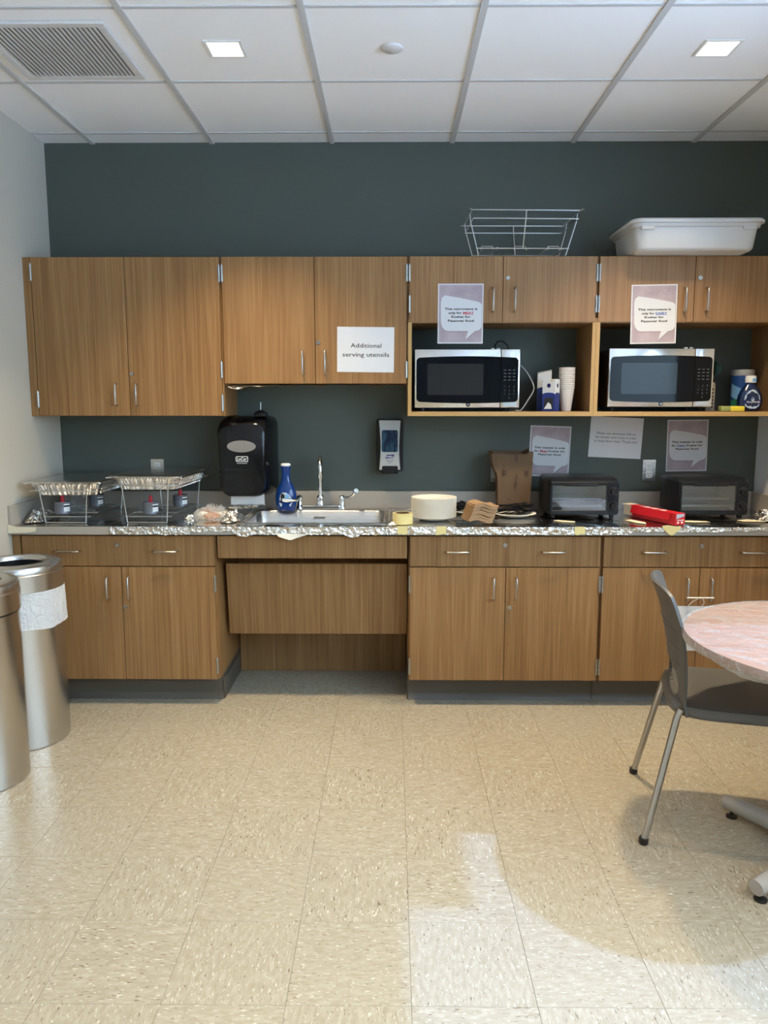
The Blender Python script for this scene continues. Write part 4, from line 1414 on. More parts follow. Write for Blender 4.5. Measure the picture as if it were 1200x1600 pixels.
# ------------------------------------------------------------------ toaster ovens
def toaster(label, x, y, yaw):
    t = thing('toaster_oven', label, 'toaster oven')
    w, d, z0, z1 = .346, .265, .017, .198
    def ol(xa, xb, za, zb, r, yy):
        return [(u, yy, v) for u, v in rrect(xa, xb, za, zb, r, 5)]
    mb = MB().loops([ol(.006, w - .006, z0 + .004, z1 - .006, .02, d), ol(0, w, z0, z1, .022, d - .012), ol(-.004, w + .004, z0, z1 + .001, .022, d * .5), ol(0, w, z0, z1 - .002, .02, .022), ol(.008, w - .004, z0 + .002, z1 - .016, .014, .004), ol(.012, w - .062, z0 + .012, z1 - .022, .008, .003), ol(.018, w - .066, z0 + .018, z1 - .028, .006, .006), ol(.018, w - .066, z0 + .018, z1 - .028, .006, d - .03)], True, True)
    build(mb, 'body', M['navy_m'], t, smooth=40)
    X0, X1, Z0, Z1 = .0185, w - .0665, z0 + .0185, z1 - .0285
    mb = MB()
    b = mb.bm
    vs = [b.verts.new((xx, yy, zz)) for xx in (X0, X1) for yy in (.012, d - .031) for zz in (Z0, Z1)]
    for q in ((0, 2, 3, 1), (4, 5, 7, 6), (0, 4, 6, 2), (1, 3, 7, 5), (2, 6, 7, 3)):
        b.faces.new([vs[i] for i in q])
    build(mb, 'liner', M['oven_in'], t, smooth=0)
    dr = thing('x', 'x', 'x')
    bpy.data.objects.remove(dr)
    xa, xb, za, zb = .012, w - .060, z0 + .006, z1 - .018
    fr = MB()
    ff = .007
    fr.box(xa, xb, -.008, .002, zb - .017, zb, .002)
    fr.box(xa, xb, -.008, .002, za, za + .020, .002)
    fr.box(xa, xa + ff, -.008, .002, za + .020, zb - .017)
    fr.box(xb - ff, xb, -.008, .002, za + .020, zb - .017)
    dr = build(fr, 'door', M['navy_m'], t, smooth=0)
    build(MB().box(xa + ff, xb - ff, -.0055, -.0025, za + .020, zb - .017), 'door_glass', M['oven_glass'], dr, smooth=0)
    hb = MB().box(xa + .055, xb - .055, -.030, -.018, zb - .018, zb - .004, .004, 2)
    hb.box(xa + .062, xa + .078, -.020, -.0075, zb - .015, zb - .007)
    hb.box(xb - .078, xb - .062, -.020, -.0075, zb - .015, zb - .007)
    build(hb, 'door_handle', M['black_m'], dr, smooth=40)
    # wire shelf, crumb tray and element behind the glass
    mb = MB()
    zr = z0 + .078
    for yy in (.03, d - .05):
        mb.tube([(X0 + .004, yy, zr), (X1 - .004, yy, zr)], .0028, 8)
    for k in range(17):
        xx = X0 + .010 + (X1 - X0 - .02) * k / 16
        mb.tube([(xx, .03, zr), (xx, d - .05, zr)], .0014, 6)
    build(mb, 'wire_shelf', M['chrome'], t)
    build(MB().box(X0 + .006, X1 - .006, .02, d - .05, z0 + .043, z0 + .0445), 'baking_tray', M['steel'], t, smooth=0)
    build(MB().box(X0 + .006, X1 - .006, .0185, .0205, z0 + .0400, z0 + .050), 'tray_lip', M['steel'], t, smooth=0)
    build(MB().tube([(X0 + .002, .06, z0 + .028), (X1 - .002, .06, z0 + .028)], .0035, 8), 'heating_element', M['chrome'], t)
    # two knobs
    kx = w - .030
    for kz in (z0 + .116, z0 + .046):
        mb = MB().lathe((0, 0, 0), [(0, .020), (.014, .020), (.016, .017), (.017, .004), (.019, .003), (.019, 0), (0, 0)], 24)
        for v in mb.bm.verts:
            v.co = Vector((kx + v.co.x, .0045 - v.co.z, kz + v.co.y))
        k = build(mb, 'knob', M['black_m'], t, smooth=40)
        build(MB().box(kx - .0022, kx + .0022, -.0175, -.0150, kz - .014, kz + .014, .0008), 'grip', M['black_m'], k, smooth=0)
        mb = MB()
        for i in range(11):
            a = math.radians(-50 + 28 * i)
            c = Vector((kx + .0225 * math.cos(a), kz + .0225 * math.sin(a)))
            mb.box(c.x - .0011, c.x + .0011, .0028, .0042, c.y - .0011, c.y + .0011)
        o = build(mb, 'dial_marks', M['ink_grey2'], k, smooth=0)
        o['kind'] = 'stuff'
    for fx in (.03, w - .03):
        for fy in (.03, d - .04):
            build(MB().box(fx - .010, fx + .010, fy - .010, fy + .010, 0, z0 + .003, .002), 'foot', M['black_m'], t)
    t.location = (x, y, .8800)
    t.rotation_euler.z = yaw
M['ink_grey2'] = mat('pale dial print', (0.25, 0.26, 0.28), 0.6)
toaster('black toaster oven beside the plate of black cutlery', .762, 3.748, math.radians(-.8))
toaster('black toaster oven behind the red carton, under the Dairy sign', 1.390, 3.752, math.radians(-.6))

# ------------------------------------------------------------------ outlets
def outlet(label, x, z):
    t = thing('wall_outlet', label, 'outlet', (x, YB - .003, z - .0575))
    build(MB().box(x - .035, x + .035, YB - .005, YB - .0005, z - .0575, z + .0575, .0015), 'cover_plate', M['steel'], t)
    for s in (.0215, -.0215):
        f = build(MB().prism(rrect(x - .017, x + .017, z + s - .0195, z + s + .0195, .008), YB - .0075, YB - .0045, 'xz'), 'socket', M['white_pl'], t, smooth=0)
        for dx, hh in ((-.0065, .0045), (.0065, .0036)):
            build(MB().box(x + dx - .0011, x + dx + .0011, YB - .0079, YB - .0074, z + s + .003 - hh, z + s + .003 + hh), 'slot', M['ink'], f, smooth=0)
        build(MB().cyl((x, YB - .0079, z + s - .010), (x, YB - .0074, z + s - .010), .0026, n=10), 'slot', M['ink'], f)
    build(MB().cyl((x, YB - .0060, z), (x, YB - .0048, z), .003, n=10), 'screw', M['satin'], t)
outlet('steel duplex outlet plate on the green wall between the toaster signs', 1.379, 1.083)
outlet('outlet plate behind the taller chafing rack', -1.262, 1.083)
outlet('outlet plate mostly hidden behind the brown paper bag', .568, 1.077)

# ------------------------------------------------------------------ towel dispenser
t = thing('towel_dispenser', 'black wall-mounted paper towel dispenser over the worktop', 'dispenser', (-.755, 4.03, .96))
def dl(x0, x1, z0, z1, r, y, k=6, pinch=0):
    out = []
    for x, z in rrect(x0, x1, z0, z1, r, k):
        f = (z1 - z) / (z1 - z0)
        cxx = (x0 + x1) / 2
        out.append((cxx + (x - cxx) * (1 - pinch * f ** 1.5), y, z))
    return out
mb = MB().loops([dl(-.886, -.609, .965, 1.372, .045, YB - .001), dl(-.888, -.609, .962, 1.372, .05, 4.06), dl(-.886, -.622, .962, 1.368, .055, 3.98, pinch=.06), dl(-.884, -.634, .964, 1.352, .06, 3.935, pinch=.10), dl(-.876, -.642, .970, 1.325, .06, 3.916, pinch=.12)], True, True)
build(mb, 'housing', M['black'], t, smooth=60)
yf = 3.9155
el = [(-.760 + .073 * math.cos(a), 1.222 + .030 * math.sin(a)) for a in [2 * math.pi * i / 40 for i in range(40)]]
build(MB().prism(el, yf - .0015, yf + .001, 'xz'), 'level_window', M['towel_win'], t, smooth=0)
lp = build(MB().prism(rrect(-.790, -.728, 1.144, 1.172, .006), yf - .0012, yf + .001, 'xz'), 'logo_plate', M['ink_white'], t, smooth=0)
build(MB().prism(rrect(-.7875, -.7305, 1.1465, 1.1695, .0045), yf - .0016, yf - .0012, 'xz'), 'logo_ground', M['ink'], lp, smooth=0)
lettering('LoCor', -.759, 1.1505, yf - .0019, .024, M['ink_white'], lp, .012, width=.050, shear=.15)
build(MB().box(-.785, -.733, yf - .0012, yf, 1.1345, 1.1385), 'logo_line', M['ink_grey2'], t, smooth=0)
def tf(u, v):
    x = -.862 + .165 * u
    return (x + .012 * v * (1 - u), yf - .002 - .0025 * (noise.noise((u * 9, v * 9, 3)) + .8), .972 + .135 * v + .01 * noise.noise((u * 5, 0, 1)) * v)
build(MB().sheet(tf, 50, 40), 'wrinkled_film', M['towfilm'], t, smooth=40)
pts = [(-.829, .984), (-.656, .984)]
zz = []
n = 24
for i in range(n + 1):
    zz.append((-.656 - .173 * i / n, .917 + (.006 if i % 2 else 0) + .002 * math.sin(i * .8)))
build(MB().prism(pts + zz, 3.957, 3.958, 'xz'), 'paper_towel', M['towel'], t, smooth=0)
mb = MB().lathe((-.672, 4.0, 1.3735), [(0, 0), (.036, 0), (.038, .006), (.034, .016), (.022, .024), (.012, .030), (0, .031)], 28)
d = thing('stopper', 'black rubber dome with a thin metal pin on top of the towel dispenser', 'stopper', (-.672, 4.0, 1.3735))
build(mb, 'dome', M['black_m'], d, smooth=60)
build(MB().cyl((-.672, 4.0, 1.404), (-.672, 4.0, 1.443), .0016, n=8), 'pin', M['satin'], d)

# soap dispenser
t = thing('soap_dispenser', 'grey and black wall soap dispenser with dark blue window over the sink', 'dispenser', (-.012, 4.1, 1.07))
mb = MB().loops([dl(-.080, .058, 1.082, 1.356, .012, YB - .001), dl(-.080, .060, 1.080, 1.356, .014, 4.09), dl(-.074, .057, 1.084, 1.352, .014, 4.062)], True, True)
build(mb, 'back_housing', M['black_m'], t, smooth=40)
def cov(w0, y):
    pts = []
    for i in range(17):
        f = i / 16
        z = 1.093 + .257 * f
        hw = w0 * (.86 + .14 * abs(2 * f - .95) ** 1.6)
        pts.append((hw, z))
    return [(-.010 + a, y - (.010 if False else 0), b) for a, b in pts] + [(-.010 - a, y, b) for a, b in pts[::-1]]
mb = MB().loops([cov(.057, 4.064), cov(.057, 4.050), cov(.053, 4.044)], True, True)
build(mb, 'front_cover', M['soap_grey'], t, smooth=40)
build(MB().prism(rrect(-.052, .032, 1.186, 1.300, .009), 4.0425, 4.046, 'xz'), 'refill_window', M['refill'], t, smooth=0)
pb = MB().loops([dl(-.052, .034, 1.072, 1.114, .008, 4.09), dl(-.052, .034, 1.072, 1.114, .008, 4.046), dl(-.046, .028, 1.078, 1.112, .008, 4.036)], True, True)
build(pb, 'push_bar', M['black_m'], t, smooth=40)
lg = build(MB().prism([(-.034, 1.152), (.008, 1.154), (.014, 1.173), (-.026, 1.171)], 4.0432, 4.0442, 'xz'), 'logo_plate', M['ink_navy'], t, smooth=0)
lettering('PURELL', -.010, 1.157, 4.0429, .013, M['ink_white'], lg, .01, width=.036, shear=.2)
lettering('HEALTHY', -.010, 1.138, 4.0436, .008, M['ink_grey'], t, .01, width=.034)
lettering('SOAP', -.010, 1.128, 4.0436, .008, M['ink_grey'], t, .01, width=.022)

# ------------------------------------------------------------------ dish soap bottle by the sink
def flat_label(parent, outline, cx, cy, ry_fn, nm, mt, off):
    """thin label following an oval bottle: y from the bottle's own depth"""
    b = MB()
    A = [b.bm.verts.new((x, cy - ry_fn(x, z) - off, z)) for x, z in outline]
    c = b.bm.verts.new((cx, cy - ry_fn(cx, sum(z for _, z in outline) / len(outline)) - off, sum(z for _, z in outline) / len(outline)))
    for i in range(len(A)):
        b.face([A[i], A[(i + 1) % len(A)], c])
    return build(b, nm, M[mt], parent, smooth=60)
bx_, by_ = -.551, 4.014
zb = .8815
t = thing('soap_bottle', 'tall blue dish soap bottle with white cap standing beside the sink tap', 'bottle', (bx_, by_, zb))
prof = [(0, 0), (.044, 0), (.048, .004), (.054, .035), (.0565, .062), (.054, .090), (.045, .118), (.030, .145), (.0225, .168), (.021, .20), (.024, .222), (.0265, .230), (.0255, .233), (0, .233)]
build(MB().lathe((bx_, by_, zb), prof, 40, 1, .62), 'bottle', M['soap'], t, smooth=60)
build(MB().lathe((bx_, by_, zb), [(.0235, .2335), (.0262, .236), (.0255, .243), (.020, .247), (0, .248)], 32, 1, .7), 'cap', M['white_pl'], t, smooth=60)
def rad(prof, z):
    for (r0, z0), (r1, z1) in zip(prof, prof[1:]):
        if z0 <= z <= z1 and z1 > z0:
            return r0 + (r1 - r0) * (z - z0) / (z1 - z0)
    return .02
def ryf(cx, prof, zb, sy):
    def fn(x, z):
        R = rad(prof, z - zb)
        q = min(.98, abs(x - cx) / max(R, 1e-4))
        return sy * R * math.sqrt(1 - q * q)
    return fn
f = ryf(bx_, prof, zb, .62)
def oval(cx, cz, rx, rz, n=28, p=2.0):
    return [(cx + rx * math.copysign(abs(math.cos(a)) ** (2 / p), math.cos(a)), cz + rz * math.copysign(abs(math.sin(a)) ** (2 / p), math.sin(a))) for a in [2 * math.pi * i / n for i in range(n)]]
l = flat_label(t, [(bx_ - .034, zb + .045), (bx_ - .026, zb + .025), (bx_ + .026, zb + .025), (bx_ + .036, zb + .045), (bx_ + .032, zb + .066), (bx_ + .018, zb + .088), (bx_ + .004, zb + .098), (bx_ - .014, zb + .098), (bx_ - .026, zb + .085), (bx_ - .03, zb + .066)], bx_, by_, f, 'front_label', 'lab_silver', .0015)
flat_label(l, oval(bx_ - .014, zb + .076, .011, .017), bx_ - .014, by_, f, 'label_bird', 'ink', .0030)
flat_label(l, oval(bx_ + .008, zb + .076, .012, .014), bx_ + .008, by_, f, 'label_swirl', 'lab_blue', .0030)
flat_label(l, [(bx_ - .032, zb + .044), (bx_ + .034, zb + .044), (bx_ + .036, zb + .056), (bx_ - .034, zb + .056)], bx_, by_, f, 'label_band', 'ink_navy', .0030)
# bottle, canister, sponge, brush in the second bay
by2 = 3.90
t = thing('soap_bottle', 'squat dark blue dish soap bottle with white cap on the microwave shelf', 'bottle', (1.775, by2, ZS))
prof2 = [(0, 0), (.046, 0), (.052, .004), (.060, .030), (.062, .052), (.058, .078), (.046, .105), (.030, .124), (.024, .134), (.023, .140), (0, .140)]
cx2 = 1.775
build(MB().lathe((cx2, by2, ZS + .0005), prof2, 40, 1, .6), 'bottle', M['soap2'], t, smooth=60)
build(MB().lathe((cx2, by2, ZS + .0005), [(.022, .1395), (.026, .141), (.0265, .163), (.024, .174), (0, .175)], 28, 1, .9), 'cap', M['white_pl'], t, smooth=50)
build(MB().sheet(lambda u, v: (cx2 + .0268 * math.sin(math.radians(-5 + 70 * u)), by2 - .9 * .0268 * math.cos(math.radians(-5 + 70 * u)), ZS + .145 + .016 * v), 8, 1), 'cap_print', M['lab_blue'], t)
f2 = ryf(cx2, prof2, ZS, .6)
l = flat_label(t, [(cx2 - .040, ZS + .048), (cx2 - .032, ZS + .024), (cx2 - .012, ZS + .014), (cx2 + .016, ZS + .014), (cx2 + .034, ZS + .026), (cx2 + .040, ZS + .048), (cx2 + .036, ZS + .075), (cx2 + .016, ZS + .102), (cx2 + .002, ZS + .108), (cx2 - .018, ZS + .100), (cx2 - .036, ZS + .075)], cx2, by2, f2, 'front_label', 'lab_silver', .0015)
flat_label(l, [(cx2 - .040, ZS + .036), (cx2 + .040, ZS + .036), (cx2 + .041, ZS + .056), (cx2 - .041, ZS + .056)], cx2, by2, f2, 'label_band', 'ink_navy', .0030)
lettering('Dawn', cx2, ZS + .060, by2 - .6 * .062 - .004, .028, M['ink_navy'], l, .015, width=.055, shear=.2)
lettering('PLATINUM', cx2, ZS + .042, by2 - .6 * .062 - .005, .012, M['ink_white'], l, .015, width=.062)
t = thing('wipes_canister', 'blue and green wipes canister standing behind the squat soap bottle', 'canister', (1.757, 4.03, ZS))
cxc, cyc = 1.795, 4.04
build(MB().lathe((cxc, cyc, ZS + .0005), [(0, 0), (.052, 0), (.054, .003), (.054, .178), (0, .178)], 36), 'tub_body', M['canister'], t, smooth=40)
build(MB().lathe((cxc, cyc, ZS + .0005), [(0, .178), (.055, .178), (.0555, .181), (.0555, .203), (.052, .208), (0, .208)], 36), 'lid', M['soap_grey'], t, smooth=40)
build(MB().sheet(lambda u, v: (cxc + .0546 * math.sin(math.radians(-85 + 100 * u)), cyc - .0546 * math.cos(math.radians(-85 + 100 * u)), ZS + .002 + .048 * v * (1 + .25 * math.sin(u * 3))), 16, 2), 'green_print', M['cangreen'], t, smooth=60)
build(MB().sheet(lambda u, v: (cxc + .0546 * math.sin(math.radians(-85 + 110 * u)), cyc - .0546 * math.cos(math.radians(-85 + 110 * u)), ZS + .075 + .065 * v - .05 * u), 16, 2), 'pale_swoosh', M['lab_blue'], t, smooth=60)
t = thing('sponge', 'yellow scouring sponge lying in front of the squat soap bottle', 'sponge', (1.675, 3.865, ZS))
build(MB().box(1.612, 1.727, 3.838, 3.875, ZS + .0005, ZS + .026, .004, 2), 'foam', M['sponge'], t)
build(MB().box(1.611, 1.660, 3.837, 3.876, ZS + .0002, ZS + .0265, .004, 2), 'worn_end', M['scour'], t)
t = thing('dish_brush', 'green dish brush standing head-up beside the second microwave', 'brush', (1.633, 4.05, ZS))
build(MB().tube([(1.625, 4.05, ZS + .01), (1.63, 4.05, ZS + .10), (1.644, 4.05, ZS + .185)], [.006, .007, .009], 10), 'handle', M['mint'], t)
def bh(u, v):
    a, b = 2 * math.pi * u, math.pi * v
    d = Vector((math.sin(b) * math.cos(a), math.sin(b) * math.sin(a) * .7, math.cos(b)))
    return Vector((1.652, 4.05, ZS + .215)) + d * (.034 * (1 + .10 * math.sin(17 * a) * math.sin(b) + .15 * noise.noise(d * 3)))
build(MB().sheet(bh, 40, 20), 'bristle_head', M['brush'], t, smooth=30)
t = thing('brush_caddy', 'narrow beige caddy holding the dish brush beside the second microwave', 'caddy', (1.62, 4.05, ZS))
mb = MB()
xa, xb, ya, yb_, zt = 1.607, 1.652, 4.02, 4.08, ZS + .155
mb.box(xa, xb, ya, yb_, ZS + .0005, ZS + .004)
mb.box(xa, xa + .003, ya, yb_, ZS + .004, zt)
mb.box(xb - .003, xb, ya, yb_, ZS + .004, zt - .02)
mb.box(xa + .003, xb - .003, ya, ya + .003, ZS + .004, zt - .01)
mb.box(xa + .003, xb - .003, yb_ - .003, yb_, ZS + .004, zt)
build(mb, 'holder', M['beige_pl'], t, smooth=0)
for k in range(6):
    build(MB().cyl((1.6395, ya - .001, ZS + .02 + .018 * k), (1.6395, ya + .0005, ZS + .02 + .018 * k), .0045, n=8), 'drain_hole', M['ink'], t)

# cartons and cups in the first bay
def carton(label, cx, cy, w, d, h, yaw, gable):
    t = thing('carton', label, 'box')
    build(MB().box(-w / 2, w / 2, -d / 2, d / 2, 0.0005, h, .001), 'box_body', M['carton_white'], t, smooth=0)
    hb = h * (.52 if not gable else .60)
    build(MB().box(-w / 2 - .0005, w / 2 + .0005, -d / 2 - .0005, d / 2 + .0005, .0005, hb), 'blue_wrap', M['carton_blue'], t, smooth=0)
    dome = [(-w / 2, hb - .001)] + [(-w / 2 * math.cos(math.pi * i / 10), hb + .010 * math.sin(math.pi * i / 10)) for i in range(1, 10)] + [(w / 2, hb - .001)]
    build(MB().prism(dome, -d / 2 - .0006, -d / 2, 'xz'), 'blue_arch', M['carton_blue'], t, smooth=0)
    dome2 = [(-d / 2, hb - .001)] + [(-d / 2 * math.cos(math.pi * i / 10), hb + .010 * math.sin(math.pi * i / 10)) for i in range(1, 10)] + [(d / 2, hb - .001)]
    build(MB().prism(dome2, w / 2, w / 2 + .0006, 'yz'), 'blue_arch', M['carton_blue'], t, smooth=0)
    em = [(.0095 * math.cos(a), h * .80 + .0105 * math.sin(a)) for a in [2 * math.pi * i / 20 for i in range(20)]]
    build(MB().prism(em, -d / 2 - .0006, -d / 2, 'xz'), 'round_emblem', M['ink_navy'], t, smooth=0)
    build(MB().prism(em, w / 2, w / 2 + .0006, 'yz'), 'round_emblem', M['ink_navy'], t, smooth=0)
    if not gable:
        build(MB().prism([(-w * .34, .012), (w * .28, .012), (w * .20, .034), (-w * .02, .045)], -d / 2 - .0012, -d / 2 - .0006, 'xz'), 'printed_picture', M['ink_white'], t, smooth=0)
        build(MB().prism([(-w * .40, .010), (w * .36, .010), (w * .36, h * .42), (-w * .30, h * .42)], -d / 2 - .0009, -d / 2 - .0006, 'xz'), 'picture_ground', M['ink_grey'], t, smooth=0)
        build(MB().box(w * .12, w * .34, -d / 2 - .0008, -d / 2, h * .92, h * .965), 'printed_tab', M['tape'], t, smooth=0)
    else:
        g = MB().loops([[(-w / 2, -d / 2, h), (w / 2, -d / 2, h), (w / 2, d / 2, h), (-w / 2, d / 2, h)], [(-w / 2, -.002, h + .012), (w / 2, -.004, h + .024), (w / 2, .004, h + .024), (-w / 2, .002, h + .012)]], False, True)
        build(g, 'folded_top', M['carton_white'], t, smooth=0)
    t.location = (cx, cy, ZS)
    t.rotation_euler.z = yaw
carton('front blue and white carton on the microwave shelf, squared top', .792, 3.905, .066, .060, .158, math.radians(-33), False)
carton('back blue and white carton with a slanted folded top, behind the squared one', .780, 4.02, .070, .06, .185, math.radians(-10), True)
pc = [(0, .001), (.022, .001), (.0235, 0), (.0245, .002), (.0385, .112), (.0405, .113), (.0412, .116), (.040, .118), (.038, .1165), (.024, .004), (0, .004)]
c0 = tag(build(MB().lathe((0, 0, 0), pc, 32), 'foam_cup', M['cup'], smooth=50), 'lowest white foam cup of the stack beside the blue cartons', 'cup', 'foam cups stacked on the microwave shelf')
c0.location = (.878, 3.95, ZS + .0002)
NC = 11
for k in range(1, NC):
    c = c0.copy()
    COL.objects.link(c)
    c.location.z += .0098 * k
    c['label'] = 'topmost white foam cup of the stack beside the blue cartons' if k == NC - 1 else 'white foam cup nested in the middle of the stack beside the blue cartons'

# ------------------------------------------------------------------ plates, cutlery, napkins
ppl = [(0, .0012), (.060, .0012), (.066, .0016), (.088, .014), (.095, .017), (.109, .0175), (.110, .0165), (.109, .0157), (.096, .0150), (.089, .012), (.067, 0), (.060, 0), (0, 0)]
p0 = tag(build(MB().lathe((0, 0, 0), ppl, 48), 'paper_plate', M['plate'], smooth=50), 'lowest cream paper plate of the tall stack beside the tape roll', 'plate', 'cream paper plates in the tall stack')
p0.location = (.205, 3.735, .8795)
NP = 33
for k in range(1, NP):
    c = p0.copy()
    COL.objects.link(c)
    c.location = p0.location + Vector((random.uniform(-.0007, .0007), random.uniform(-.0007, .0007), .0029 * k))
    c['label'] = 'topmost cream paper plate of the tall stack beside the tape roll' if k == NP - 1 else 'cream paper plate within the tall stack beside the tape roll'
for (x, y, lab) in ((.612, 3.842, 'white paper plate holding black cutlery in front of the paper bag'), (.395, 3.95, 'white paper plate with black cutlery behind the napkins')):
    c = p0.copy()
    COL.objects.link(c)
    c.location = (x, y, .8798)
    del c['group']
    c['label'] = lab
# fork
def fork_mesh():
    mb = MB()
    def sec(y, w, z, th=.0022):
        return [(-w / 2, y, z), (w / 2, y, z), (w / 2, y, z + th), (-w / 2, y, z + th)]
    mb.loops([sec(-.085, .009, 0), sec(-.08, .012, 0), sec(-.02, .008, .003), (sec(.02, .007, .006)), sec(.032, .016, .004), sec(.045, .023, .002), sec(.05, .024, .002)])
    for k in range(4):
        x = -.009 + .006 * k
        mb.loops([[(x - .0018, .05, .002), (x + .0018, .05, .002), (x + .0018, .05, .0042), (x - .0018, .05, .0042)], [(x - .0010, .085, .006), (x + .0010, .085, .006), (x + .0010, .085, .0075), (x - .0010, .085, .0075)]])
    return mb
f0 = build(fork_mesh(), 'plastic_fork', M['black_m'], smooth=30)
def strew(cx, cy, z, n, rr, lab, grp, seed, yaw0, spread):
    R_ = random.Random(seed)
    for k in range(n):
        c = f0 if not f0.get('label') else f0.copy()
        if c is not f0:
            COL.objects.link(c)
        tag(c, lab, 'fork', grp)
        c.location = (cx + R_.uniform(-rr, rr), cy + R_.uniform(-rr, rr) * .8, z + .0023 * k)
        c.rotation_euler = (R_.uniform(-.10, .10), R_.uniform(-.35, .35), yaw0 + R_.uniform(-spread, spread))
strew(.605, 3.845, .887, 22, .030, 'black plastic fork in the pile on the plate before the paper bag', 'black forks on the plate before the paper bag', 3, math.radians(-80), .5)
strew(.395, 3.955, .887, 18, .02, 'black plastic fork in the pile on the plate behind the napkins', 'black forks on the plate behind the napkins', 8, math.radians(75), .6)
# napkins
def nap(u, v):
    x, y = -.058 + .116 * u, -.055 + .11 * v
    return (x, y, .012 * math.sin(u * 5.2 + .4) * (u ** .5) - .003 * math.sin(v * 4))
n0 = build(MB().sheet(nap, 16, 6, .0028), 'paper_napkin', M['napkin'], smooth=60)
off = n0.location.copy()
NN = 24
for k in range(NN):
    c = n0 if k == 0 else n0.copy()
    if k:
        COL.objects.link(c)
    tag(c, 'topmost brown paper napkin of the leaning stack' if k == NN - 1 else ('lowest brown paper napkin of the leaning stack' if k == 0 else 'brown paper napkin within the leaning stack beside the paper plates'), 'napkin', 'brown napkins in the leaning stack')
    c.location = (.402 + .0011 * k + random.uniform(-.003, .003), 3.615 + random.uniform(-.003, .003), .8815 + .0034 * k)
    c.rotation_euler.z = math.radians(14) + random.uniform(-.015, .015)
# brown paper bag
t = thing('paper_bag', 'open brown paper grocery bag standing behind the plate of forks', 'bag', (.63, 4.03, .8795))
def bagl(z, xa, xb, ya, yb, top=False):
    out = []
    n = 12
    per = [(xa + (xb - xa) * i / n, ya) for i in range(n)] + [(xb, ya + (yb - ya) * i / 6) for i in range(6)] + [(xb - (xb - xa) * i / n, yb) for i in range(n)] + [(xa, yb - (yb - ya) * i / 6) for i in range(6)]
    for i, (x, y) in enumerate(per):
        n_ = noise.noise((x * 25, y * 25, z * 14))
        zz = z
        side = (abs(x - xa) < 1e-6 or abs(x - xb) < 1e-6) and ya < y < yb
        g = .012 * (1 - abs((y - ya) / (yb - ya) - .5) * 2) if side else 0
        if top:
            zz += .006 * noise.noise((x * 40, y * 40, 2)) + (.012 if y > (ya + yb) / 2 else 0) + (.012 if x > xb - .03 else 0)
        out.append((x + (g if x < (xa + xb) / 2 else -g) + .002 * n_, y + .003 * n_, zz))
    return out
zb_ = .8797
Ls = [(0, .550, .714, 3.965, 4.065), (.05, .549, .714, 3.965, 4.066), (.12, .547, .716, 3.966, 4.07), (.17, .545, .718, 3.966, 4.075), (.20, .540, .720, 3.968, 4.078), (.23, .524, .722, 3.969, 4.08), (.26, .517, .722, 3.970, 4.082), (.285, .514, .723, 3.971, 4.084)]
mb = MB().loops([bagl(zb_ + z, a, b, c_, d_) for z, a, b, c_, d_ in Ls] + [bagl(zb_ + .300, .513, .724, 3.972, 4.086, True)], True, False)
build(mb, 'bag_wall', M['kraft'], t, smooth=25, fix=True)
for (x0_, x1_, z0_, z1_) in ((.632, .638, 1.145, 1.185 - .01), (.640, .643, 1.135, 1.172), (.630, .635, 1.00, 1.04), (.639, .642, 1.015, 1.075), (.570, .583, 1.075, 1.098), (.586, .589, 1.07, 1.10), (.684, .696, 1.075, 1.096), (.699, .701, 1.07, 1.10), (.600, .608, .945, .953)):
    build(MB().box(x0_, x1_, 3.9595, 3.9605, z0_, z1_), 'printed_mark', M['bag_ink'] if 'bag_ink' in M else M['mauve_d'], t, smooth=0)
# packing tape roll
t = thing('tape_roll', 'roll of clear yellow packing tape lying between the sink and the plates', 'tape', (.052, 3.60, .8795))
build(MB().lathe((.052, 3.60, .8797), [(.034, 0), (.048, 0), (.048, .050), (.034, .050), (.034, 0)], 40), 'tape_winding', M['taperoll'], t, smooth=40)
build(MB().lathe((.052, 3.60, .8797), [(.0305, -.0002), (.0338, -.0002), (.0338, .0502), (.0305, .0502), (.0305, -.0002)], 40), 'core', M['kraft'], t, smooth=40)
build(MB().sheet(lambda u, v: (.06 + .055 * u, 3.615 + .02 * v, .932 + .012 * math.sin(u * 3) + .006 * noise.noise((u * 6, v * 6, 2))), 14, 6), 'loose_end', M['clearbag'], t, smooth=30)
# stem at the sink corner
t = thing('metal_stem', 'thin upright metal stem standing in foil at the sink corner', 'stem', (-.003, 3.62, .88))
build(MB().tube([(-.003, 3.62, .881), (-.003, 3.62, .925), (-.006, 3.615, .934)], .0035, 10), 'rod', M['satin'], t)
build(MB().lathe((-.003, 3.62, .8792), [(0, 0), (.016, 0), (.014, .004), (.006, .007), (0, .008)], 18), 'base', M['satin'], t)
heap('crumpled_foil', 'tiny scrunched foil edge at the sink corner beside the tape roll', 'foil', -.005, 3.555, .8790, .026, .018, .014, M['foil'], 22, 60, .5, 30, 8)
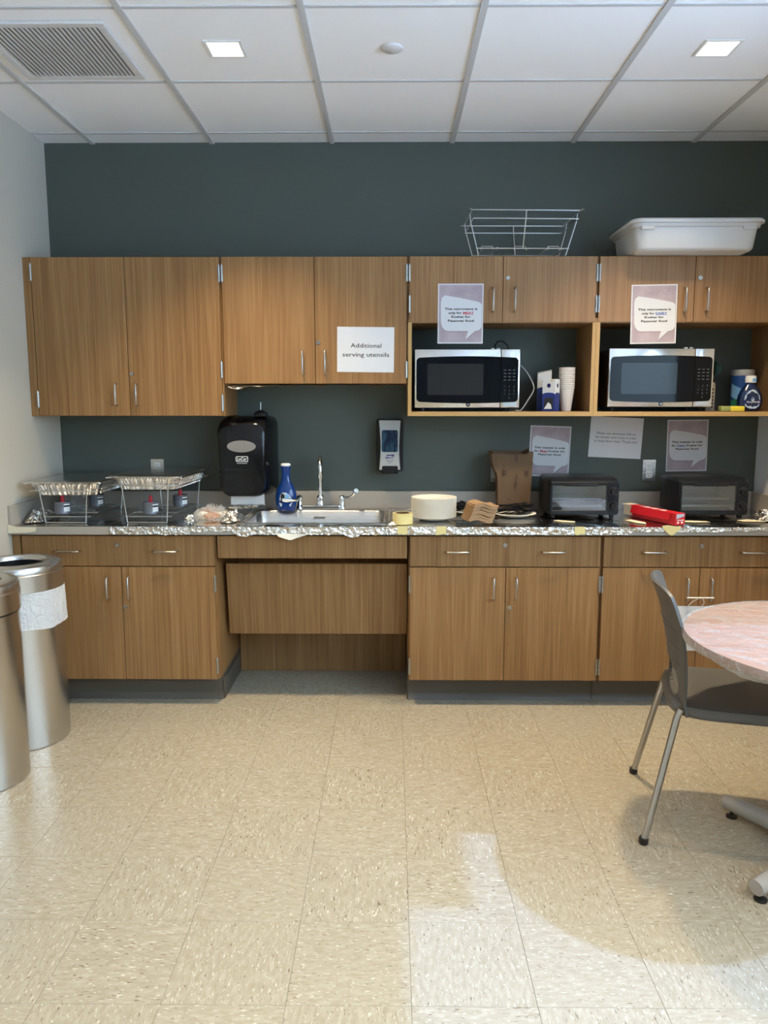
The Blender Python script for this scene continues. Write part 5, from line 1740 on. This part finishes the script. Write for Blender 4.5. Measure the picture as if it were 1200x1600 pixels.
# red carton
t = thing('foil_carton', 'red and white foil carton lying open in front of the second toaster oven', 'carton')
L_, w_, h_ = .335, .056, .056
build(MB().box(-w_ / 2, w_ / 2, -L_ / 2, L_ / 2, .0005, h_, .001), 'carton_body', M['red'], t, smooth=0)
lidp = [(-w_ / 2 - .001, h_ - .004), (-w_ / 2 - .004, h_ + .002), (w_ / 2 - .012, h_ + .020), (w_ / 2 - .010, h_ + .017)]
def yz(pts, a, b):
    return MB().prism(pts, a, b, 'xz')
ld = build(yz([(-w_ / 2 - .012, .022), (-w_ / 2 - .0135, .022), (-w_ / 2 - .0045, h_ + .003), (-w_ / 2 - .0015, h_ + .001)], -L_ / 2 + .03, L_ / 2 - .03), 'open_flap', M['red'], t, smooth=0)
build(MB().box(-w_ / 2 - .001, w_ / 2 + .001, L_ / 2 - .002, L_ / 2 + .05, h_ - .004, h_ + .001), 'end_flap', M['board'], t, smooth=0)
build(MB().box(-w_ / 2 - .0012, -w_ / 2 - .0002, L_ / 2 - .03, L_ / 2 + .035, .006, h_ - .002), 'end_flap', M['board'], t, smooth=0)
for k in range(3):
    yy = -.055 + .06 * k
    build(MB().prism([(-.018 + a, yy + b) for a, b in ((0, -.011), (.028, -.015), (.030, .006), (.004, .013))], h_ + .0002, h_ + .0008, 'xy'), 'printed_emblem', M['ink_white'], t, smooth=0)
    build(MB().prism([(-.018 + a, yy + .026 + b) for a, b in ((0, -.006), (.024, -.008), (.026, .003), (.004, .006))], h_ + .0002, h_ + .0008, 'xy'), 'printed_figure', M['mauve'], t, smooth=0)
build(MB().prism([(-w_ / 2 + .006, h_ - .026), (w_ / 2 - .006, h_ - .014), (w_ / 2 - .006, h_ - .004), (-w_ / 2 + .006, h_ - .004)], -L_ / 2 - .0008, -L_ / 2 - .0002, 'xz'), 'silver_panel', M['lab_silver'], t, smooth=0)
build(MB().box(-w_ / 2 + .010, w_ / 2 - .008, -L_ / 2 - .0008, -L_ / 2 - .0002, .022, .026), 'printed_line', M['ink_white'], t, smooth=0)
for xx in (-.012, .010):
    build(MB().prism(oval(xx, .013, .006, .005, 12), -L_ / 2 - .0008, -L_ / 2 - .0002, 'xz'), 'printed_emblem', M['ink_white'], t, smooth=0)
t.location = (1.272, 3.705, .8800)
t.rotation_euler.z = math.atan2(.125, .32)
